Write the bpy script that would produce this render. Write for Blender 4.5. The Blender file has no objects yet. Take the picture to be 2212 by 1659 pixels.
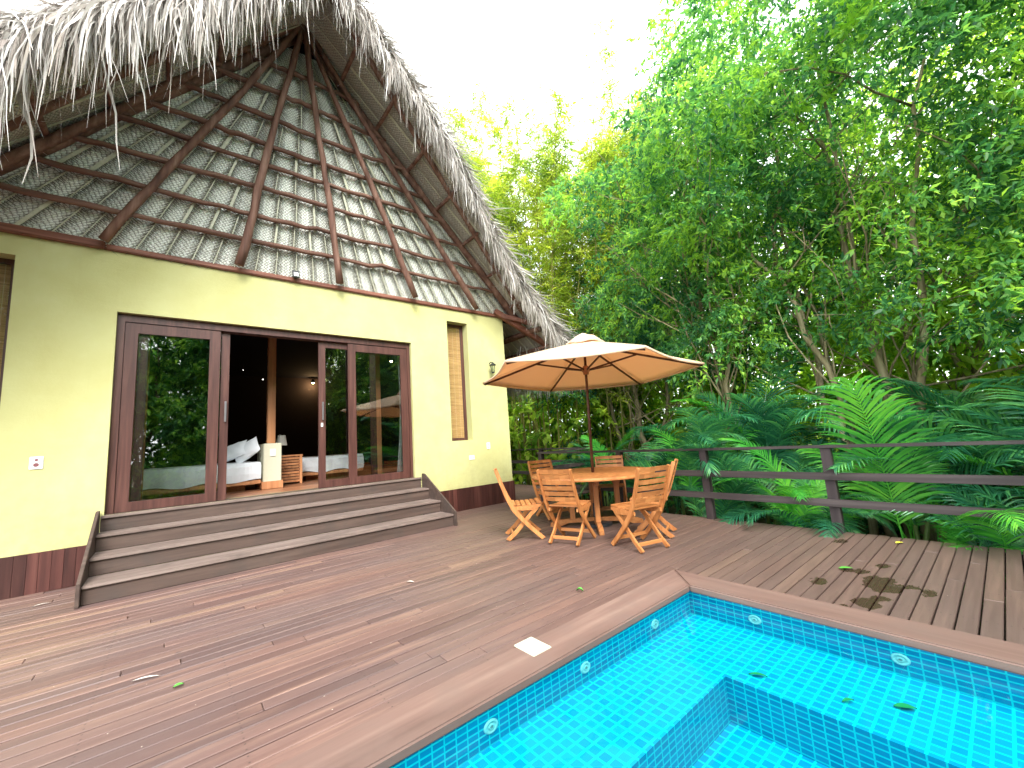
import bpy, bmesh, math, random
import numpy as np
from mathutils import Vector, Matrix, Euler
R = math.radians
PI = math.pi
C = bpy.context.scene.collection
rng = np.random.default_rng(7)
random.seed(7)

# ------------------------------------------------------------------ camera
cam_d = bpy.data.cameras.new('camera'); cam = bpy.data.objects.new('camera', cam_d); C.objects.link(cam)
bpy.context.scene.camera = cam
cam_d.sensor_width = 36; cam_d.lens = 878.679 / 2212 * 36
cam_d.clip_start = 0.05; cam_d.clip_end = 1500
yaw, pitch, roll = 0.6968, 0.1336, -0.0664
fw = Vector((math.sin(yaw)*math.cos(pitch), math.cos(yaw)*math.cos(pitch), math.sin(pitch)))
rr = Vector((math.cos(yaw), -math.sin(yaw), 0)); uu = rr.cross(fw)
r2 = rr*math.cos(roll) + uu*math.sin(roll); u2 = -rr*math.sin(roll) + uu*math.cos(roll)
M = Matrix((r2, u2, -fw)).transposed().to_4x4(); M.translation = Vector((0, -6.915, 1.305))
cam.matrix_world = M

# ------------------------------------------------------------------ world, sun, exposure
SUN_EL, SUN_AZ = R(44), R(206)          # azimuth measured clockwise from +Y
w = bpy.data.worlds.new('World'); bpy.context.scene.world = w; w.use_nodes = True
nt = w.node_tree; nt.nodes.clear()
sky = nt.nodes.new('ShaderNodeTexSky'); sky.sky_type = 'NISHITA'; sky.sun_disc = False
sky.sun_elevation = SUN_EL; sky.sun_rotation = SUN_AZ; sky.dust_density = 4; sky.air_density = 1.0
hs = nt.nodes.new('ShaderNodeHueSaturation'); hs.inputs['Saturation'].default_value = 0.25; hs.inputs['Value'].default_value = 1.0
mx = nt.nodes.new('ShaderNodeMix'); mx.data_type = 'RGBA'; mx.inputs[0].default_value = 0.6
mx.inputs[7].default_value = (14.5, 15.3, 15.6, 1)        # thin overcast layer
bgd = nt.nodes.new('ShaderNodeBackground'); bgd.inputs[1].default_value = 0.15
wo = nt.nodes.new('ShaderNodeOutputWorld')
nt.links.new(sky.outputs[0], hs.inputs['Color']); nt.links.new(hs.outputs[0], mx.inputs[6])
nt.links.new(mx.outputs[2], bgd.inputs[0]); nt.links.new(bgd.outputs[0], wo.inputs[0])
sl = bpy.data.lights.new('sun', 'SUN'); sl.energy = 1.7; sl.angle = R(25); sl.color = (1, 0.96, 0.9)
so = bpy.data.objects.new('sun', sl); C.objects.link(so)
sd = Vector((math.sin(SUN_AZ)*math.cos(SUN_EL), math.cos(SUN_AZ)*math.cos(SUN_EL), math.sin(SUN_EL)))
so.rotation_euler = sd.to_track_quat('Z', 'Y').to_euler(); so.location = sd*60
vs = bpy.context.scene.view_settings
vs.view_transform = 'Standard'; vs.look = 'None'; vs.gamma = 1; vs.exposure = 1.6; vs.use_curve_mapping = False
cy = bpy.context.scene.cycles
cy.max_bounces = 10; cy.diffuse_bounces = 5; cy.transparent_max_bounces = 24; cy.transmission_bounces = 6
cy.sample_clamp_indirect = 8; cy.caustics_reflective = False; cy.caustics_refractive = False

# ------------------------------------------------------------------ mesh helpers
def mesh_np(name, V, F, mat, parent=None, smooth=False, uv=None):
    """V (n,3) array, F (m,k) array of equal-size faces"""
    V = np.asarray(V, dtype=np.float32); F = np.asarray(F, dtype=np.int32)
    me = bpy.data.meshes.new(name); m, k = F.shape
    me.vertices.add(len(V)); me.vertices.foreach_set('co', V.ravel())
    me.loops.add(m*k); me.loops.foreach_set('vertex_index', F.ravel())
    me.polygons.add(m); me.polygons.foreach_set('loop_start', np.arange(m, dtype=np.int32)*k)
    if smooth: me.polygons.foreach_set('use_smooth', np.ones(m, dtype=bool))
    me.update(calc_edges=True)
    if uv is not None:
        l = me.uv_layers.new(name='UVMap'); l.data.foreach_set('uv', np.asarray(uv, dtype=np.float32)[F.ravel()].ravel())
    me.materials.append(mat)
    o = bpy.data.objects.new(name, me); C.objects.link(o)
    if parent: o.parent = parent
    return o

class MB:
    def __init__(s): s.V = []; s.F = []; s.UV = {}
    def add(s, vs_, fs):
        n = len(s.V); s.V += [tuple(v) for v in vs_]; s.F += [tuple(i+n for i in f) for f in fs]
        return s
    def box(s, x0, x1, y0, y1, z0, z1, mtx=None):
        v = [Vector(p) for p in ((x0,y0,z0),(x1,y0,z0),(x1,y1,z0),(x0,y1,z0),(x0,y0,z1),(x1,y0,z1),(x1,y1,z1),(x0,y1,z1))]
        if mtx is not None: v = [mtx @ p for p in v]
        return s.add(v, [(0,3,2,1),(4,5,6,7),(0,1,5,4),(1,2,6,5),(2,3,7,6),(3,0,4,7)])
    def bar(s, a, b, wx, wy, up=(0,0,1)):
        """rectangular bar from a to b, wx across, wy along 'up'"""
        a = Vector(a); b = Vector(b); d = (b-a).normalized(); u = Vector(up)
        x = d.cross(u)
        if x.length < 1e-4: x = d.cross(Vector((0,1,0)))
        x.normalize(); y = x.cross(d).normalized()
        v = []
        for p in (a, b):
            for sx, sy in ((-1,-1),(1,-1),(1,1),(-1,1)): v.append(p + x*sx*wx/2 + y*sy*wy/2)
        return s.add(v, [(3,2,1,0),(4,5,6,7),(0,1,5,4),(1,2,6,5),(2,3,7,6),(3,0,4,7)])
    def sweep(s, pts, off, wx, wr):
        """rectangular section swept along a path in the local yz plane at x=off; wr in-plane widths"""
        n = len(pts); v = []
        for i, (y, z) in enumerate(pts):
            a = pts[max(i-1,0)]; b = pts[min(i+1,n-1)]; ty, tz = b[0]-a[0], b[1]-a[1]; l = math.hypot(ty, tz); ty/=l; tz/=l
            h = (wr[i] if hasattr(wr, '__len__') else wr)/2
            for sx, sn in ((-1,-1),(1,-1),(1,1),(-1,1)): v.append((off+sx*wx/2, y - tz*sn*h, z + ty*sn*h))
        f = [(3,2,1,0), tuple(4*(n-1)+k for k in range(4))]
        for i in range(n-1):
            for k in range(4):
                f.append((4*i+k, 4*i+(k+1)%4, 4*i+4+(k+1)%4, 4*i+4+k))
        return s.add(v, f)
    def tube(s, pts, rad, n=8, cap=True):
        pts = [Vector(p) for p in pts]; m = len(pts); v = []; u = None
        for i, p in enumerate(pts):
            d = (pts[min(i+1,m-1)] - pts[max(i-1,0)]).normalized()
            if u is None: u = d.orthogonal().normalized()
            else: u = (u - d*u.dot(d)).normalized()
            w_ = d.cross(u); r_ = rad[i] if hasattr(rad, '__len__') else rad
            for k in range(n):
                a = 2*PI*k/n; v.append(p + (u*math.cos(a) + w_*math.sin(a))*r_)
        f = []
        for i in range(m-1):
            for k in range(n): f.append((i*n+k, i*n+(k+1)%n, (i+1)*n+(k+1)%n, (i+1)*n+k))
        if cap: f.append(tuple(range(n-1,-1,-1))); f.append(tuple((m-1)*n+k for k in range(n)))
        return s.add(v, f)
    def lathe(s, prof, c=(0,0,0), n=24, mtx=None):
        v = []
        for r_, z in prof:
            for k in range(n):
                a = 2*PI*k/n; p = Vector((r_*math.cos(a), r_*math.sin(a), z))
                v.append((mtx @ p if mtx is not None else p) + Vector(c))
        f = []
        for i in range(len(prof)-1):
            for k in range(n): f.append((i*n+k, i*n+(k+1)%n, (i+1)*n+(k+1)%n, (i+1)*n+k))
        return s.add(v, f)
    def build(s, name, mat, parent=None, smooth=False, bevel=0, uv=None, seg=2):
        me = bpy.data.meshes.new(name); me.from_pydata(s.V, [], s.F); me.materials.append(mat)
        if bevel or smooth == 'fix':
            pass
        if uv is not None:
            l = me.uv_layers.new(name='UVMap')
            for lp in me.loops: l.data[lp.index].uv = uv[lp.vertex_index]
        me.update()
        bm = bmesh.new(); bm.from_mesh(me); bmesh.ops.recalc_face_normals(bm, faces=bm.faces)
        if bevel:
            bmesh.ops.bevel(bm, geom=list(bm.edges), offset=bevel, segments=seg, affect='EDGES', clamp_overlap=True)
        bm.to_mesh(me); bm.free()
        if smooth:
            for p in me.polygons: p.use_smooth = True
        o = bpy.data.objects.new(name, me); C.objects.link(o)
        if parent: o.parent = parent
        return o

def tag(o, label=None, cat=None, group=None, kind=None):
    if label: o['label'] = label
    if cat: o['category'] = cat
    if group: o['group'] = group
    if kind: o['kind'] = kind
    return o
def thing(name, label, cat, loc=(0,0,0), rz=0, group=None):
    o = bpy.data.objects.new(name, None); C.objects.link(o); o.empty_display_size = 0.2
    o.location = loc; o.rotation_euler = (0,0,rz)
    return tag(o, label, cat, group)
def copy_tree(o, parent=None):
    c = o.copy(); C.objects.link(c)
    if parent: c.parent = parent
    for ch in [x for x in bpy.data.objects if x.parent == o]: copy_tree(ch, c)
    return c

# ------------------------------------------------------------------ material helpers
class N:
    def __init__(s, name):
        s.m = bpy.data.materials.new(name); s.m.use_nodes = True; s.t = s.m.node_tree; s.t.nodes.clear()
        s.out = s.t.nodes.new('ShaderNodeOutputMaterial')
    def n(s, typ, **kw):
        nd = s.t.nodes.new('ShaderNode'+typ)
        for k, v in kw.items(): setattr(nd, k, v)
        return nd
    def l(s, a, b): s.t.links.new(a, b)
    def put(s, sock, v):
        if hasattr(v, 'is_output'): s.l(v, sock)
        elif isinstance(v, (tuple, list)) and len(v) == 3 and sock.type == 'RGBA': sock.default_value = (*v, 1)
        else: sock.default_value = v
    def coord(s, which='Object', scale=(1,1,1), rot=(0,0,0), loc=(0,0,0)):
        tc = s.n('TexCoord'); mp = s.n('Mapping'); mp.inputs['Scale'].default_value = scale
        mp.inputs['Rotation'].default_value = rot; mp.inputs['Location'].default_value = loc
        s.l(tc.outputs[which], mp.inputs[0]); return mp.outputs[0]
    def noise(s, vec, scale=5, detail=4, rough=.55, dist=0):
        nd = s.n('TexNoise'); s.put(nd.inputs['Vector'], vec); nd.inputs['Scale'].default_value = scale
        nd.inputs['Detail'].default_value = detail; nd.inputs['Roughness'].default_value = rough; nd.inputs['Distortion'].default_value = dist
        return nd.outputs['Fac']
    def ramp(s, fac, stops):
        nd = s.n('ValToRGB'); s.put(nd.inputs[0], fac); e = nd.color_ramp.elements
        while len(e) < len(stops): e.new(0.5)
        for i, (p, c) in enumerate(stops):
            e[i].position = p; e[i].color = (*c, 1) if len(c) == 3 else c
        return nd.outputs[0]
    def mix(s, fac, a, b, mode='MIX'):
        nd = s.n('Mix'); nd.data_type = 'RGBA'; nd.blend_type = mode
        s.put(nd.inputs[0], fac); s.put(nd.inputs[6], a); s.put(nd.inputs[7], b); return nd.outputs[2]
    def math(s, op, a, b=0.0, c=None, clamp=False):
        nd = s.n('Math'); nd.operation = op; nd.use_clamp = clamp; s.put(nd.inputs[0], a); s.put(nd.inputs[1], b)
        if c is not None: s.put(nd.inputs[2], c)
        return nd.outputs[0]
    def rnd(s): return s.n('NewGeometry').outputs['Random Per Island']
    def bump(s, h, strength=.3, dist=.01):
        nd = s.n('Bump'); nd.inputs['Strength'].default_value = strength; nd.inputs['Distance'].default_value = dist
        s.put(nd.inputs['Height'], h); return nd.outputs[0]
    def prin(s, col, rough=.6, spec=.4, normal=None, metal=0, emit=None, estr=0):
        p = s.n('BsdfPrincipled'); s.put(p.inputs['Base Color'], col); s.put(p.inputs['Roughness'], rough)
        p.inputs['Specular IOR Level'].default_value = spec; p.inputs['Metallic'].default_value = metal
        if normal is not None: s.l(normal, p.inputs['Normal'])
        if emit: s.put(p.inputs['Emission Color'], emit); p.inputs['Emission Strength'].default_value = estr
        s.l(p.outputs[0], s.out.inputs[0]); return p

def m_wood(name, dark, mid, light, axis='x', rough=.55, scale=1.0, isl=.35, spec=.35, blotch=None, bump=.25):
    a = N(name); st = {'x': (1.2, 22, 22), 'y': (22, 1.2, 22), 'z': (22, 22, 1.2)}[axis]
    v = a.coord('Object', tuple(k*scale for k in st)); g = a.rnd()
    # every board gets its own grain offset
    cm = a.n('CombineXYZ'); a.put(cm.inputs[0], a.math('MULTIPLY', g, 37.0)); a.put(cm.inputs[1], a.math('MULTIPLY', g, 91.0)); a.put(cm.inputs[2], a.math('MULTIPLY', g, 53.0))
    va = a.n('VectorMath'); va.operation = 'ADD'; a.l(v, va.inputs[0]); a.l(cm.outputs[0], va.inputs[1])
    n1 = a.noise(va.outputs[0], 1.0, 6, .6, .4)
    c = a.ramp(n1, [(.25, dark), (.5, mid), (.78, light)])
    n2 = a.noise(a.coord('Object', (1.3,1.3,1.3)), 2.2, 4, .6)
    if blotch: c = a.mix(a.ramp(n2, [(.45, (0,0,0)), (.75, (.8,.8,.8))]), c, blotch)
    hv = a.n('HueSaturation'); a.l(c, hv.inputs['Color']); a.put(hv.inputs['Value'], a.math('MULTIPLY_ADD', g, isl*2, 1-isl))
    a.prin(hv.outputs[0], rough, spec, a.bump(n1, bump, .004)); return a.m

# ------------------------------------------------------------------ materials
DARKW = ((.016,.009,.009), (.040,.021,.019), (.075,.042,.036))
M_ = {}
M_['frame'] = m_wood('dark_door_wood', (.035,.012,.010), (.075,.028,.022), (.13,.055,.042), 'z', .42, isl=.15, spec=.5)
M_['frame_h'] = m_wood('dark_door_wood_rail', (.035,.012,.010), (.075,.028,.022), (.13,.055,.042), 'x', .42, isl=.15, spec=.5)
M_['pole'] = m_wood('roof_pole_wood', (.055,.026,.019), (.15,.075,.053), (.30,.185,.14), 'z', .75, scale=.5, isl=.3)
M_['pole_x'] = m_wood('purlin_wood', (.055,.026,.019), (.15,.075,.053), (.30,.185,.14), 'x', .75, scale=.7, isl=.3)
M_['beam'] = m_wood('wall_plate_wood', (.07,.022,.014), (.17,.065,.042), (.27,.13,.09), 'x', .6)
M_['plinth'] = m_wood('plinth_boards', (.022,.007,.006), (.06,.020,.016), (.11,.045,.035), 'z', .5, scale=.5, isl=.45)
M_['step'] = m_wood('step_wood', (.042,.027,.021), (.078,.051,.041), (.125,.087,.07), 'x', .62, scale=.6, isl=.15, blotch=(.055,.043,.038))
M_['tread'] = m_wood('tread_wood', (.11,.078,.066), (.17,.127,.11), (.26,.205,.18), 'x', .62, scale=.6, isl=.12, blotch=(.09,.068,.06))
M_['fence'] = m_wood('fence_wood', (.018,.013,.014), (.040,.031,.031), (.085,.070,.068), 'y', .55, scale=.5, isl=.25)
M_['fence_z'] = m_wood('fence_post_wood', (.018,.012,.013), (.038,.028,.029), (.075,.058,.056), 'z', .55, scale=.5, isl=.25)
M_['teak'] = m_wood('teak', (.26,.088,.026), (.42,.165,.052), (.54,.245,.085), 'x', .42, scale=.8, isl=.16, spec=.45, bump=.1)
M_['teak_z'] = m_wood('teak_upright', (.26,.088,.026), (.42,.165,.052), (.54,.245,.085), 'z', .42, scale=.8, isl=.16, spec=.45, bump=.1)
M_['intwood'] = m_wood('interior_post_wood', (.30,.12,.05), (.45,.20,.09), (.58,.29,.14), 'z', .5, scale=.5)
M_['intfloor'] = m_wood('interior_floor_boards', (.16,.06,.03), (.26,.11,.055), (.36,.17,.09), 'x', .35, scale=.5, isl=.25)
M_['coping'] = m_wood('coping_wood', (.10,.058,.047), (.165,.098,.080), (.25,.165,.13), 'x', .6, scale=.35, isl=.12, blotch=(.15,.098,.082))
M_['coping_y'] = m_wood('coping_wood_side', (.10,.058,.047), (.165,.098,.080), (.25,.165,.13), 'y', .6, scale=.35, isl=.12, blotch=(.15,.098,.082))
M_['umbwood'] = m_wood('parasol_wood', (.03,.012,.008), (.075,.03,.018), (.13,.06,.035), 'x', .45, isl=.1)
M_['hubwood'] = m_wood('parasol_hub_wood', (.18,.07,.035), (.30,.13,.065), (.4,.2,.1), 'z', .5)

def m_plain(name, col, rough=.6, spec=.4, nz=0.0, metal=0, bump=0):
    a = N(name); c = col; nrm = None
    n1 = a.noise(a.coord('Object'), 30, 4)
    if nz: c = a.mix(n1, tuple(k*(1-nz) for k in col), tuple(min(1,k*(1+nz)) for k in col))
    if bump: nrm = a.bump(n1, bump, .004)
    a.prin(c, rough, spec, nrm, metal); return a.m
M_['black'] = m_plain('black_metal', (.02,.022,.025), .45, .5, .3)
M_['white'] = m_plain('white_plastic', (.8,.8,.76), .35, .5, .03)
M_['jet'] = m_plain('jet_ring_plastic', (.42,.50,.50), .4)
M_['red'] = m_plain('socket_red_plastic', (.20,.075,.085), .4)
M_['grey'] = m_plain('grey_plastic', (.35,.35,.36), .4)
M_['metal'] = m_plain('brushed_metal', (.30,.28,.30), .35, .5, .1, .8)
M_['linen'] = m_plain('white_linen', (.80,.82,.86), .85, .2, .04, bump=.25)
M_['cream'] = m_plain('cream_plate', (.50,.50,.38), .5, .4, .05)
M_['cream_wall'] = m_plain('cream_painted_wall', (.62,.60,.46), .8, .2, .05, bump=.1)
M_['dark_in'] = m_plain('dark_interior', (.012,.013,.02), .9, .1, .3)  # near-black colour stands in for the shade of the unlit room
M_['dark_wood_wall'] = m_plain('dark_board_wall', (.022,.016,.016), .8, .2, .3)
M_['shade'] = m_plain('lamp_shade_cloth', (.7,.68,.62), .9, .1, .03)

def m_stucco():
    a = N('yellow_stucco'); v = a.coord('Object')
    n1 = a.noise(v, 1.1, 5, .6); n2 = a.noise(v, 260, 3, .6); n3 = a.noise(a.coord('Object', (1,1,.35)), 3.2, 6, .65)
    c = a.ramp(n1, [(.3, (.47,.45,.19)), (.55, (.515,.505,.235)), (.75, (.56,.56,.29))])
    c = a.mix(a.ramp(n3, [(.5, (0,0,0)), (.8, (.28,.28,.28))]), c, (.42,.38,.15))
    c = a.mix(.06, c, a.ramp(n2, [(.3, (.2,.2,.05)), (.7, (.9,.9,.5))]))
    spz = a.n('SeparateXYZ'); a.l(v, spz.inputs[0])
    low = a.n('MapRange'); low.inputs[1].default_value = 1.5; low.inputs[2].default_value = .35; a.l(spz.outputs[2], low.inputs[0])
    dirt = a.math('MULTIPLY', low.outputs[0], a.ramp(a.noise(v, 6, 6, .7), [(.45, (0,0,0)), (.8, (.55,.55,.55))]))
    c = a.mix(dirt, c, (.28,.24,.12))
    streak = a.math('MULTIPLY', a.ramp(a.noise(a.coord('Object', (9,1,.5)), 1, 5, .6), [(.6, (0,0,0)), (.8, (.22,.22,.22))]), a.noise(v, .8, 2))
    c = a.mix(streak, c, (.34,.31,.15))
    trow = a.noise(a.coord('Object', (2.2,1,6)), 1.0, 4, .6, 1.0)
    h = a.math('MULTIPLY_ADD', a.noise(v, 35, 4, .6), .6, a.math('MULTIPLY', n2, .5)); h = a.math('MULTIPLY_ADD', trow, 1.6, h)
    a.prin(c, .85, .2, a.bump(h, .35, .006)); return a.m
M_['stucco'] = m_stucco()

def m_deck():
    a = N('weathered_deck_boards'); g = a.rnd()
    geo = a.n('NewGeometry'); pos = geo.outputs['Position']
    cm = a.n('CombineXYZ'); a.put(cm.inputs[0], a.math('MULTIPLY', g, 57.0)); a.put(cm.inputs[1], a.math('MULTIPLY', g, 13.0))
    def mapped(sc, extra=True):
        mp = a.n('Mapping'); mp.inputs['Scale'].default_value = sc; a.l(pos, mp.inputs[0])
        if not extra: return mp.outputs[0]
        va = a.n('VectorMath'); va.operation = 'ADD'; a.l(mp.outputs[0], va.inputs[0]); a.l(cm.outputs[0], va.inputs[1]); return va.outputs[0]
    grain = a.noise(mapped((1.6, 34, 1)), 1.0, 7, .65, .5)
    fine = a.noise(mapped((9, 190, 1)), 1.0, 3, .6)
    base = a.ramp(g, [(0, (.085,.048,.043)), (.2, (.150,.085,.070)), (.4, (.10,.060,.055)), (.55, (.195,.108,.084)), (.75, (.13,.078,.070)), (.93, (.19,.112,.085)), (1, (.31,.195,.13))])
    c = a.mix(a.ramp(grain, [(.3, (0,0,0)), (.7, (1,1,1))]), a.mix(.55, base, (.075,.038,.034)), base)
    # worn pale streaks along the boards
    st = a.noise(mapped((.9, 14, 1)), 1.0, 5, .6)
    c = a.mix(a.ramp(st, [(.52, (0,0,0)), (.72, (.5,.5,.5))]), c, (.33,.20,.145))
    # large weathering patches, ignoring the boards
    big = a.noise(mapped((.55, 1.3, 1), False), 1.0, 5, .6)
    c = a.mix(a.ramp(big, [(.42, (0,0,0)), (.62, (.5,.5,.5))]), c, (.105,.076,.073))
    big2 = a.noise(mapped((.8, 2.2, 1), False), 1.0, 5, .6, .3)
    c = a.mix(a.ramp(big2, [(.58, (0,0,0)), (.75, (.3,.3,.3))]), c, (.24,.15,.12))
    # beyond the pool and by the fence the boards are greyer and browner
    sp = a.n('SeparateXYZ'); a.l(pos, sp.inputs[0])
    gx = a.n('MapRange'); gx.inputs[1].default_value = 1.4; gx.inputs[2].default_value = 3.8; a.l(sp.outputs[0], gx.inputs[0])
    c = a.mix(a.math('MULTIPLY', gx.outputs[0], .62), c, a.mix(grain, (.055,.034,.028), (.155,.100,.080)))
    # white specks
    vo = a.n('TexVoronoi'); vo.inputs['Scale'].default_value = 14; a.l(pos, vo.inputs['Vector'])
    spk = a.math('LESS_THAN', vo.outputs['Distance'], .045)
    c = a.mix(a.math('MULTIPLY', spk, a.math('GREATER_THAN', a.noise(pos, 1.7, 2), .52)), c, (.5,.42,.36))
    # screws, two per board over every joist
    fx_ = a.math('ABSOLUTE', a.math('SUBTRACT', a.math('FRACT', a.math('DIVIDE', sp.outputs[0], .6)), .5))
    fy_ = a.math('ABSOLUTE', a.math('SUBTRACT', a.math('ABSOLUTE', a.math('SUBTRACT', a.math('FRACT', a.math('DIVIDE', a.math('ADD', sp.outputs[1], .066), .098625)), .5)), .27))
    sx_ = a.math('MULTIPLY', fx_, .6); sy_ = a.math('MULTIPLY', fy_, .098)
    dd_ = a.math('SQRT', a.math('ADD', a.math('MULTIPLY', sx_, sx_), a.math('MULTIPLY', sy_, sy_)))
    c = a.mix(a.math('MULTIPLY', a.math('LESS_THAN', dd_, .0048), .75), c, (.03,.022,.02))
    # knots and grime specks
    vk = a.n('TexVoronoi'); vk.inputs['Scale'].default_value = 2.6; mpk = a.n('Mapping'); mpk.inputs['Scale'].default_value = (1, 1.8, 1); a.l(pos, mpk.inputs[0]); a.l(mpk.outputs[0], vk.inputs['Vector'])
    c = a.mix(a.ramp(vk.outputs['Distance'], [(.02, (.8,.8,.8)), (.07, (0,0,0))]), c, (.055,.030,.028))
    # wet splashes
    wn = a.noise(pos, 5, 4, .6)
    wet = None
    for (x, y, r_) in [(4.33,-6.08,.23),(4.22,-6.15,.22),(4.30,-6.25,.10),(4.52,-5.93,.10),(4.80,-6.04,.09),(4.5,-5.86,.10),(3.78,-6.10,.17),(3.66,-6.01,.08),(4.07,-5.77,.11),(4.25,-6.38,.09),(3.95,-6.13,.11),(5.5,-5.6,.12)]:
        dx = a.math('SUBTRACT', sp.outputs[0], x); dy = a.math('MULTIPLY', a.math('SUBTRACT', sp.outputs[1], y), 1.5)
        d = a.math('SQRT', a.math('ADD', a.math('MULTIPLY', dx, dx), a.math('MULTIPLY', dy, dy)))
        k = a.math('LESS_THAN', a.math('ADD', d, a.math('MULTIPLY', a.math('SUBTRACT', wn, .5), .35)), r_*.7)
        wet = k if wet is None else a.math('MAXIMUM', wet, k)
    c = a.mix(a.math('MULTIPLY', wet, .85), c, (.032,.017,.009))
    rgh = a.math('SUBTRACT', a.math('MULTIPLY_ADD', grain, .2, .42), a.math('MULTIPLY', wet, .25))
    h = a.math('MULTIPLY_ADD', fine, .4, grain)
    a.prin(c, rgh, .45, a.bump(h, .35, .004)); return a.m
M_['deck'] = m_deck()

def m_tile(name, axes):
    a = N(name); tc = a.n('NewGeometry'); sp = a.n('SeparateXYZ'); a.l(tc.outputs['Position'], sp.inputs[0])
    cm = a.n('CombineXYZ'); a.l(sp.outputs[axes[0]], cm.inputs[0]); a.l(sp.outputs[axes[1]], cm.inputs[1])
    b = a.n('TexBrick'); b.offset = 0; b.offset_frequency = 1; b.squash = 1
    b.inputs['Scale'].default_value = 1; b.inputs['Brick Width'].default_value = .064
    b.inputs['Row Height'].default_value = .064 if axes[1] != 2 else .031
    b.inputs['Mortar Size'].default_value = .0068 if axes[1] != 2 else .0042; b.inputs['Mortar Smooth'].default_value = .15
    b.inputs['Bias'].default_value = 0
    b.inputs['Color1'].default_value = (.003,.22,.40,1) if axes[1] != 2 else (.003,.145,.29,1); b.inputs['Color2'].default_value = (.006,.30,.48,1) if axes[1] != 2 else (.005,.20,.36,1)  # walls get darker tiles than the floor: side shade put into the colour
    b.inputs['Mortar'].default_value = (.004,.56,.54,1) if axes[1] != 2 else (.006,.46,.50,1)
    a.l(cm.outputs[0], b.inputs['Vector'])
    c = a.mix(a.math('MULTIPLY', a.noise(tc.outputs['Position'], 6, 4), .2), b.outputs['Color'], (.005,.17,.30))
    a.prin(c, .3, .3, a.bump(b.outputs['Fac'], -.3, .002)); return a.m
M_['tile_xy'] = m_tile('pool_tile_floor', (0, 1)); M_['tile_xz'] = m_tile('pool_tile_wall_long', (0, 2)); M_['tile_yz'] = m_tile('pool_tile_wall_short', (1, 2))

def m_water():
    a = N('pool_water'); fr = a.n('Fresnel'); fr.inputs['IOR'].default_value = 1.33
    n1 = a.noise(a.coord('Object'), 3.2, 3, .5); nb = a.bump(n1, .10, .02); a.l(nb, fr.inputs['Normal'])
    tr = a.n('BsdfTransparent'); tr.inputs[0].default_value = (.50,.96,.99,1)
    gl = a.n('BsdfGlossy'); gl.inputs['Roughness'].default_value = .02; a.l(nb, gl.inputs['Normal'])
    ms = a.n('MixShader'); a.l(a.math('MULTIPLY', fr.outputs[0], .5), ms.inputs[0]); a.l(tr.outputs[0], ms.inputs[1]); a.l(gl.outputs[0], ms.inputs[2])
    a.l(ms.outputs[0], a.out.inputs[0]); return a.m
M_['water'] = m_water()
def m_glass(name, base=.10, tint=(.93,.97,.95)):
    a = N(name); fr = a.n('Fresnel'); fr.inputs['IOR'].default_value = 1.5
    tr = a.n('BsdfTransparent'); tr.inputs[0].default_value = (*tint, 1)
    gl = a.n('BsdfGlossy'); gl.inputs['Roughness'].default_value = .005
    ms = a.n('MixShader'); a.l(a.math('ADD', fr.outputs[0], base, clamp=True), ms.inputs[0]); a.l(tr.outputs[0], ms.inputs[1]); a.l(gl.outputs[0], ms.inputs[2])
    a.l(ms.outputs[0], a.out.inputs[0]); return a.m
M_['glass'] = m_glass('door_glass', .10); M_['glass2'] = m_glass('lantern_glass', .05)

def m_leaf(name, dark, mid, light, rough=.45, trans=.45, nscale=.9, spec=.35):
    a = N(name); g = a.rnd(); n1 = a.noise(a.n('NewGeometry').outputs['Position'], nscale, 3, .6)
    f = a.math('MULTIPLY_ADD', a.math('SUBTRACT', n1, .5), 3.2, a.math('MULTIPLY_ADD', g, .7, .15), clamp=True)
    c = a.ramp(f, [(.1, dark), (.55, mid), (.95, light)])
    p = a.prin(c, rough, spec)
    tl = a.n('BsdfTranslucent'); a.l(a.mix(.5, c, a.mix(1.0, c, (1.4,1.25,.75), 'MULTIPLY')), tl.inputs[0])
    ms = a.n('MixShader'); ms.inputs[0].default_value = trans
    a.l(p.outputs[0], ms.inputs[1]); a.l(tl.outputs[0], ms.inputs[2]); a.l(ms.outputs[0], a.out.inputs[0]); return a.m
M_['leaf'] = m_leaf('broad_leaf', (.035,.15,.055), (.135,.37,.085), (.40,.69,.085), trans=.6, spec=.45)
M_['leaf_dark'] = m_leaf('dark_leaf', (.020,.11,.060), (.065,.24,.095), (.17,.43,.10), trans=.55, spec=.45)
M_['leaf_far'] = m_leaf('far_leaf', (.17,.37,.05), (.38,.60,.08), (.62,.82,.12), trans=.7)
M_['bamboo_leaf'] = m_leaf('bamboo_leaf', (.15,.28,.03), (.38,.54,.05), (.64,.74,.08), trans=.6)
M_['palm'] = m_leaf('palm_leaflet', (.020,.14,.070), (.055,.27,.105), (.15,.47,.12), .33, .42, .8, .6)
M_['palm_lit'] = m_leaf('lit_palm_leaflet', (.05,.32,.04), (.11,.50,.06), (.22,.66,.07), .33, .5, .8, .6)  # lit copy of the palm leaflet, sunlight brightened into its colour
M_['palm_stem'] = m_plain('palm_stem', (.10,.16,.04), .5, .4, .4)
M_['bark'] = m_wood('pale_bark', (.12,.095,.05), (.26,.21,.12), (.45,.39,.26), 'z', .9, scale=.6, bump=.5)
M_['culm'] = m_wood('bamboo_culm', (.10,.11,.02), (.22,.21,.05), (.36,.32,.09), 'z', .5, scale=.3, isl=.5)
M_['litter_g'] = m_plain('fallen_green_leaf', (.08,.32,.04), .5); M_['litter_y'] = m_plain('fallen_yellow_leaf', (.6,.55,.06), .5); M_['litter_w'] = m_plain('dry_pale_leaf', (.6,.55,.5), .7)
M_['sub_g'] = m_plain('sunken_leaf', (.02,.22,.06), .6)

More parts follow.
